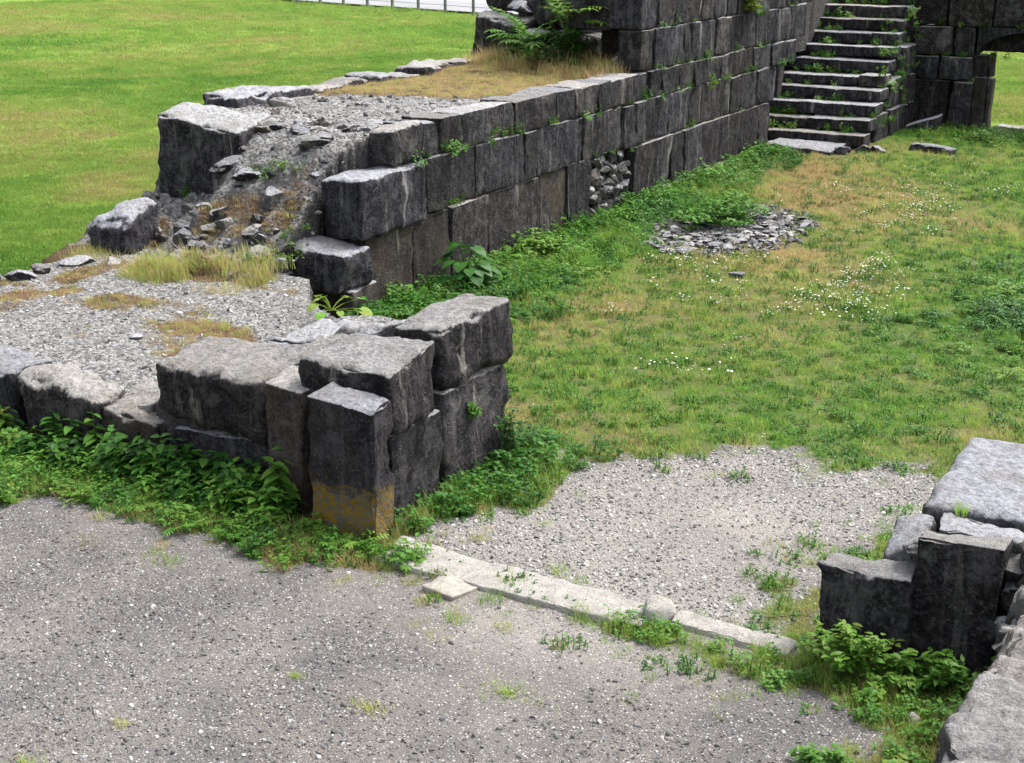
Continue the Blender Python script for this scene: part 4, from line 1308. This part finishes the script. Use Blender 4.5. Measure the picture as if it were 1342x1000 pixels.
# gravel of the path
x, y = rand_pts(230000, -7, 5, -5.2, 3.2)
g = gravel_amount(x, y)
inn = poly_sd(x, y, INNER) < .1
pn = fbm2(x, y, 1.3, 3, 171)
track = np.exp(-((x - 2.0) / .9) ** 2 - ((y - 1.1 + .25 * (x - 2)) / .6) ** 2)
track2 = np.exp(-((x + .6 * y - .6 + .2 * np.sin(2 * x)) / .55) ** 2)
dens = np.where(inn, .95 - .8 * track, .5 + .4 * sstep(-.4, .4, pn) + .3 * sstep(-1.8, -3.0, y) - .4 * np.exp(-((y + .95) / .45) ** 2) - .35 * track2)
k = on_ground(x, y) & (rng.random(len(x)) < np.clip(dens, .08, 1) * np.maximum(g, .03))
k &= ~((x > .1) & (x < 2.92) & (y > -.43) & (y < -.13))
x, y, inn = x[k], y[k], inn[k]
sz = np.exp(rng.normal(math.log(.0072), .42, len(x))) * np.where(inn, 1.15, 1.0)
tn = np.clip(np.where(inn, rng.normal(.64, .15, len(x)), rng.normal(.47, .13, len(x))), .3, 1)
tn = np.where(rng.random(len(x)) < np.where(inn, .25, .07), rng.uniform(.78, .98, len(x)), tn)
scatter('gravel', G_PEB, np.stack([x, y, ground_z(x, y) + sz * .12], 1), np.clip(sz, .0035, .022), tn, 'loose grey and white gravel scattered over the path', 'gravel', tilt=.5)

# crumbs of mortar and stone on the wall tops
def crumbs(name, n, x0, x1, y0, y1, zf, ok, label, smul=1.0, mean=.58):
    x = rng.uniform(x0, x1, n); y = rng.uniform(y0, y1, n)
    k = ok(x, y); x, y = x[k], y[k]
    sz = np.clip(np.exp(rng.normal(math.log(.012), .55, len(x))), .005, .06) * smul
    scatter(name, G_PEB, np.stack([x, y, zf(x, y) + sz * .1], 1), sz, rng.normal(mean, .2, len(x)), label, 'rubble', tilt=.6)
crumbs('platform_rubble', 15000, -7.5, -.6, .15, 3.6, plat_z, lambda x, y: (poly_sd(x, y, PLAT) < -.05) & (plat_moss(x, y) < .62), 'pale stone chips strewn over the low wall top', .62, .66)
crumbs('slope_rubble', 4500, -6.6, -3.75, 3.1, 9.5, wall_core_z, lambda x, y: (wall_moss(x, y) < .6) & (rng.random(len(x)) < 1.2 - .1 * y), 'grey stone chips over the broken slope of the long wall', 1.15, .42)
crumbs('ledge_rubble', 2600, 4.15, 5.6, -3.6, .2, rw_z, lambda x, y: x > 4.1, 'stone chips on the rubble wall top', 1.2)
x = rng.normal(0, .55, 2600) * 1.0 + HC[0]; y = rng.normal(0, .9, 2600) + HC[1]
k = (((x - HC[0]) / 1.1) ** 2 + ((y - HC[1]) / 1.8) ** 2) < 1
x, y = x[k], y[k]
scatter('heap_rubble', G_PEB, np.stack([x, y, ground_z(x, y) + .02], 1), rng.uniform(.025, .05, len(x)), rng.normal(.42, .18, len(x)), 'small broken stones filling the rubble heap', 'rubble', tilt=.5)

# grass on the wall tops
def top_grass(name, ng, n, x0, x1, y0, y1, zf, dens, tint, sc, label):
    x = rng.uniform(x0, x1, n); y = rng.uniform(y0, y1, n)
    k = rng.random(n) < dens(x, y); x, y = x[k], y[k]
    scatter(name, ng, np.stack([x, y, zf(x, y)], 1), sc * rng.uniform(.6, 1.3, len(x)), tint + rng.normal(0, .13, len(x)), label, 'grass')
up_front = lambda x: 12.35 + .42 * (-3.6 - x)
wtop = lambda x, y: sstep(.42, .68, wall_moss(x, y)) * (y < up_front(x) + .3)
top_grass('wall_top_turf', G_SHORT, 6000, -6.6, -3.8, 3.2, 14, wall_core_z, wtop, .2, .75, 'reddish brown dry turf on top of the long wall')
top_grass('wall_top_grass', G_LONG, 2600, -6.7, -3.75, 9.5, 14, wall_core_z, lambda x, y: sstep(1.9, .3, up_front(x) - y) * (y < up_front(x) + .2) * .8, .22, 1.8, 'tall straw-yellow grass before the upper wall end')
top_grass('corner_grass', G_LONG, 2200, -6.4, -3.75, 2.9, 4.3, wall_core_z, lambda x, y: np.exp(-((y - slope_front(x) - .12) / .3) ** 2) * sstep(-.35, .2, fbm2(x, y, 1.6, 2, 181) + .15), .36, 1.25, 'mixed green and straw grass at the foot of the broken slope')
top_grass('platform_turf', G_SHORT, 4200, -7.5, -2, .3, 3.5, plat_z, lambda x, y: sstep(.28, .8, plat_moss(x, y)) * (poly_sd(x, y, PLAT) < -.08), .2, .5, 'patches of brown dry turf on the low wall top')
top_grass('platform_tufts', G_LONG, 500, -5, -2.2, 1.1, 2.3, plat_z, lambda x, y: sstep(.4, .8, plat_moss(x, y)) * .5, .4, .55, 'thin greenish grass tufts on the low wall top')
top_grass('slope_herbs', G_HERB, 260, -5.6, -3.8, 3.2, 4.6, wall_core_z, lambda x, y: sstep(.0, .35, fbm2(x, y, 1.3, 2, 185)) * .55, .4, 1.0, 'green weeds rooted in the broken slope')

# nettles and grass in front of the left pier and low wall
def front_edge(x): return np.where(x < -1.1, -.02, np.where(x < -.62, -.14, -.3))
x = rng.uniform(-6.5, .28, 2600); y = rng.uniform(-.72, -.03, 2600)
fe = front_edge(x)
dlim = np.interp(x, [-6.5, -3, -2.5, -1.5, -.6, 0, .3], [-.52, -.47, -.42, -.42, -.52, -.5, -.44])
k = (y < fe) & (y > dlim + .07 * fbm2(x, y, 3, 2, 191)) & (rng.random(len(x)) < .55)
k &= (x < -.75) | (rng.random(len(x)) < .35)
k &= (rng.random(len(x)) < .6 + .5 * fbm2(x, y, 2.5, 2, 195))
x, y, dlim = x[k], y[k], dlim[k]
fr = (y - dlim) / (front_edge(x) - dlim)
scatter('nettle_bed', G_NETTLE, np.stack([x, y, ground_z(x, y)], 1), (.32 + .55 * np.clip(fr, 0, 1)) * rng.uniform(.7, 1.4, len(x)) * np.where(x > -.75, .55, 1), .3 + .55 * rng.random(len(x)) + .25 * fbm2(x, y, 1.2, 2, 193), 'thick bed of dark green nettle-like leaves before the low wall and left pier', 'weeds')
x = rng.uniform(-7, .5, 3600); y = rng.uniform(-1.1, -.02, 3600)
k = (gravel_amount(x, y) < .6) & (y < front_edge(x)) & (rng.random(len(x)) < .75 + .7 * fbm2(x, y, 3.2, 2, 197))
x, y = x[k], y[k]
kk = rng.random(len(x)) < .22
scatter('verge_weeds', G_FERN, np.stack([x, y, ground_z(x, y)], 1)[kk], rng.uniform(.4, .9, kk.sum()), .35 + .4 * rng.random(kk.sum()), 'feathery weeds along the verge before the low wall', 'weeds')
kk = rng.random(len(x)) < .2
scatter('verge_herbs', G_HERB, np.stack([x, y, ground_z(x, y)], 1)[kk], rng.uniform(.6, 1.3, kk.sum()), .3 + .5 * rng.random(kk.sum()), 'low leafy weeds along the verge before the low wall', 'weeds')
scatter('verge_grass', G_LONG, np.stack([x, y, ground_z(x, y)], 1), rng.uniform(.3, .85, len(x)), .5 + .25 * rng.random(len(x)) - .5 * sstep(-.5, -.7, y + .3 * fbm2(x, y, 2, 2, 199)), 'fringe of grass between the path and the nettles', 'grass')
# grass and weeds at the right side of the left pier
x = rng.uniform(.0, .75, 900); y = rng.uniform(-.1, 1.95, 900)
k = (gravel_amount(x, y) < .5) & (rng.random(len(x)) < np.exp(-(x / .4) ** 2))
x, y = x[k], y[k]
scatter('pier_side_grass', G_LONG, np.stack([x, y, ground_z(x, y)], 1), rng.uniform(.6, 1.25, len(x)), .6 + .25 * rng.random(len(x)) - .3 * (y < .2), 'deep green grass growing against the right side of the left pier', 'grass')
k = rng.random(len(x)) < .4
scatter('pier_side_weeds', G_HERB, np.stack([x, y, ground_z(x, y)], 1)[k], rng.uniform(.8, 1.6, k.sum()), .6 + .3 * rng.random(k.sum()), 'leafy weeds against the right side of the left pier', 'weeds')
# verge before the right pier
x = rng.uniform(1.5, 4.15, 3600); y = rng.uniform(-2.9, -.1, 3600)
k = (gravel_amount(x, y) < .55) & on_ground(x, y) & ~((x < 2.92) & (y > -.4)) & (rng.random(len(x)) < .55 + .7 * fbm2(x, y, 3.0, 3, 201)) & (poly_sd(x, y, OUTER) > -.12)
x, y = x[k], y[k]
kk = rng.random(len(x)) < .18
scatter('right_verge_weeds', G_HERB, np.stack([x, y, ground_z(x, y)], 1)[kk], rng.uniform(.5, 1.2, kk.sum()), .3 + .5 * rng.random(kk.sum()), 'low leafy weeds in the verge before the right pier', 'weeds')
kk = rng.random(len(x)) < .5
scatter('right_verge_turf', G_SHORT, np.stack([x, y, ground_z(x, y)], 1)[kk], rng.uniform(.6, 1.2, kk.sum()), .25 + .45 * rng.random(kk.sum()), 'short mixed turf in the verge before the right pier', 'grass')
scatter('right_verge_grass', G_LONG, np.stack([x, y, ground_z(x, y)], 1), rng.uniform(.35, .95, len(x)), .45 + .35 * rng.random(len(x)) - .3 * sstep(3.3, 3.8, x + .5 * fbm2(x, y, 2.5, 2, 203)), 'straggly grass before the right pier and rubble wall', 'grass')

# weeds in the joints of the long wall, stairs and arched wall
P, S = [], []
for _ in range(90):
    P.append((WF + .01, rng.uniform(5.5, 18.5), rng.choice([.84, 1.47, 1.47, 1.87, 2.46])))
for k in range(150):
    q = rng.integers(0, 12); P.append((rng.choice([rng.uniform(-3.9, -3.2), rng.uniform(-3.6, -1.9)]), 17.95 + .385 * q + .35 + rng.uniform(-.05, .03), .24 + .23 * q))
for k in range(40): P.append((-1.82, rng.uniform(18.6, 21.4), rng.uniform(.1, 2.3)))
for k in range(26): P.append((rng.uniform(-1.7, 1.0), AV - .02, rng.choice([.93, 1.4, 1.97, 1.97, 2.55])))
P = np.array(P, float)
P = P[~((P[:, 2] > 1.8) & (P[:, 1] < 11.7) & (P[:, 0] < -3))]
scatter('joint_weeds', G_HERB, P, rng.uniform(.4, 1.25, len(P)), .3 + .45 * rng.random(len(P)), 'small green weeds sprouting from wall joints and stair treads', 'weeds', tilt=.5)

# ------------------------------------------------------------------ single plants
def plant(name, pm, loc, label, cat='plant', tint=.5, rnd=.5, rot=0.0, scale=1.0, mat=None, group=None):
    me = pm.mesh(name, [mat or M['leaf_obj'], M['twig']])
    o = bpy.data.objects.new(name, me)
    COL.objects.link(o)
    o.location = loc; o.rotation_euler = (0, 0, rot); o.scale = (scale,) * 3
    o['tint'] = float(tint); o['rnd'] = float(rnd)
    return tag(o, label, cat, group)
plant('burdock', burdock_pm(30, .17, .5), (-3.0, 5.95, 0), 'big-leaved burdock growing against the foot of the long wall', tint=.85, rnd=.5)
plant('broadleaf_weed', burdock_pm(12, .11, .13), (-2.5, 2.72, .58), 'small bright round-leaved weed on the edge of the low wall top', tint=.25, rnd=.9)
plant('sumac_sapling', fern_pm(16, .95, .19, 1.15, .25, 9), (-5.35, 12.2, 1.95), 'sapling with drooping toothed green leaves under the broken upper wall end', tint=.45, rnd=.6)
plant('sumac_sapling', fern_pm(16, .9, .19, 1.3, .25, 9), (-4.75, 12.1, 2.35), 'leafy sapling with reddish tips crowning the broken upper wall end', tint=.35, rnd=.7)
plant('sumac_sapling', fern_pm(10, .8, .18, 1.0, .2, 8), (-5.9, 12.6, 2.05), 'arching green sapling beside the big rounded stone of the upper wall', tint=.5, rnd=.6)
plant('shrub', bush_pm(1100, .75, .5, .65, .09, 26), (-4.75, 11.95, 1.8), 'dark low shrub in the hollow of the upper wall end', 'shrub', tint=.85, rnd=.2)
plant('shrub', bush_pm(900, .65, .45, .5, .08, 22), (-5.85, 12.55, 1.78), 'green shrub beside the big rounded stone of the upper wall', 'shrub', tint=.75, rnd=.3)
plant('wall_plant', bush_pm(420, .33, .45, .33, .1, 12), (-3.3, 15.75, 2.5), 'bright yellow-green plant sprouting from the face of the long wall', tint=.12, rnd=1.0)
plant('shrub', bush_pm(900, .4, .24, .36, .06, 22), (3.28, -.42, 0), 'leafy green shrub in front of the notched black block', 'shrub', tint=.4, rnd=.6)
plant('shrub', bush_pm(700, .33, .2, .28, .06, 18), (3.78, -.32, 0), 'leafy green shrub in front of the flat black pilaster', 'shrub', tint=.55, rnd=.5)
plant('weed_clump', bush_pm(420, .2, .16, .16, .055, 14), (3.42, -1.42, 0), 'rounded blue-green weed clump in gravel beside the rubble wall', tint=.6, rnd=.6)
plant('weed_clump', bush_pm(260, .16, .14, .12, .05, 12), (3.72, -1.3, 0), 'small yellow-green weed clump in grass beside the rubble wall', tint=.25, rnd=.7)
plant('heap_weeds', bush_pm(2000, .72, 1.1, .36, .085, 40), (-1.72, 10.5, .05), 'mound of soft green weeds in the middle of the rubble heap', tint=.62, rnd=.7)
plant('creeper', bush_pm(520, .2, .3, .5, .055, 18), (.06, 1.45, 0), 'dark leafy creeper climbing the far corner of the left pier', tint=.85, rnd=.35)
plant('pier_weed', bush_pm(140, .08, .1, .14, .04, 8), (.0, 1.02, .5), 'small feathery weed in the joint on the side of the left pier', tint=.6, rnd=.5)
plant('pier_tuft', grass_pm(60, .035, .05, .11, .006, .7), (3.62, .33, .78), 'small bright green tuft on the right pier beside the pale slab', 'grass tuft', tint=.62, rnd=.9, mat=M['grass_obj'])
plant('joint_weed', herb_pm(12, .16, .06, .06), (-6.2, 5.0, 1.85 - .95), 'green weed tuft under the tall upright corner stone', tint=.5, rnd=.6)
for (x, y), rr, t, lb in (((1.67, -1.47), .2, .55, 'wide green grass tuft growing alone in the gravel path'), ((1.1, -1.97), .13, .42, 'thin yellowish grass tuft in the gravel path'),
                          ((.08, -2.72), .07, .35, 'small straw-coloured grass tuft in the darker gravel'), ((-.06, -3.22), .12, .5, 'green grass tuft at the darkest stretch of gravel'), ((.57, -1.9), .06, .5, 'tiny green grass tuft in the middle of the gravel')):
    pm = PM()
    for _ in range(int(900 * rr)):
        a = rd(0, 6.283); q = rr * abs(random.gauss(0, .5))
        pm.blade((q * math.cos(a) * 1.3, q * math.sin(a) * .7, -.01), rd(0, 6.283), rd(.2, 1) * .05, rd(.02, .06), .005)
    plant('grass_tuft', pm, (x, y, float(ground_z(np.array([x]), np.array([y]))[0])), lb, 'grass tuft', tint=t, rnd=.6, mat=M['grass_obj'])
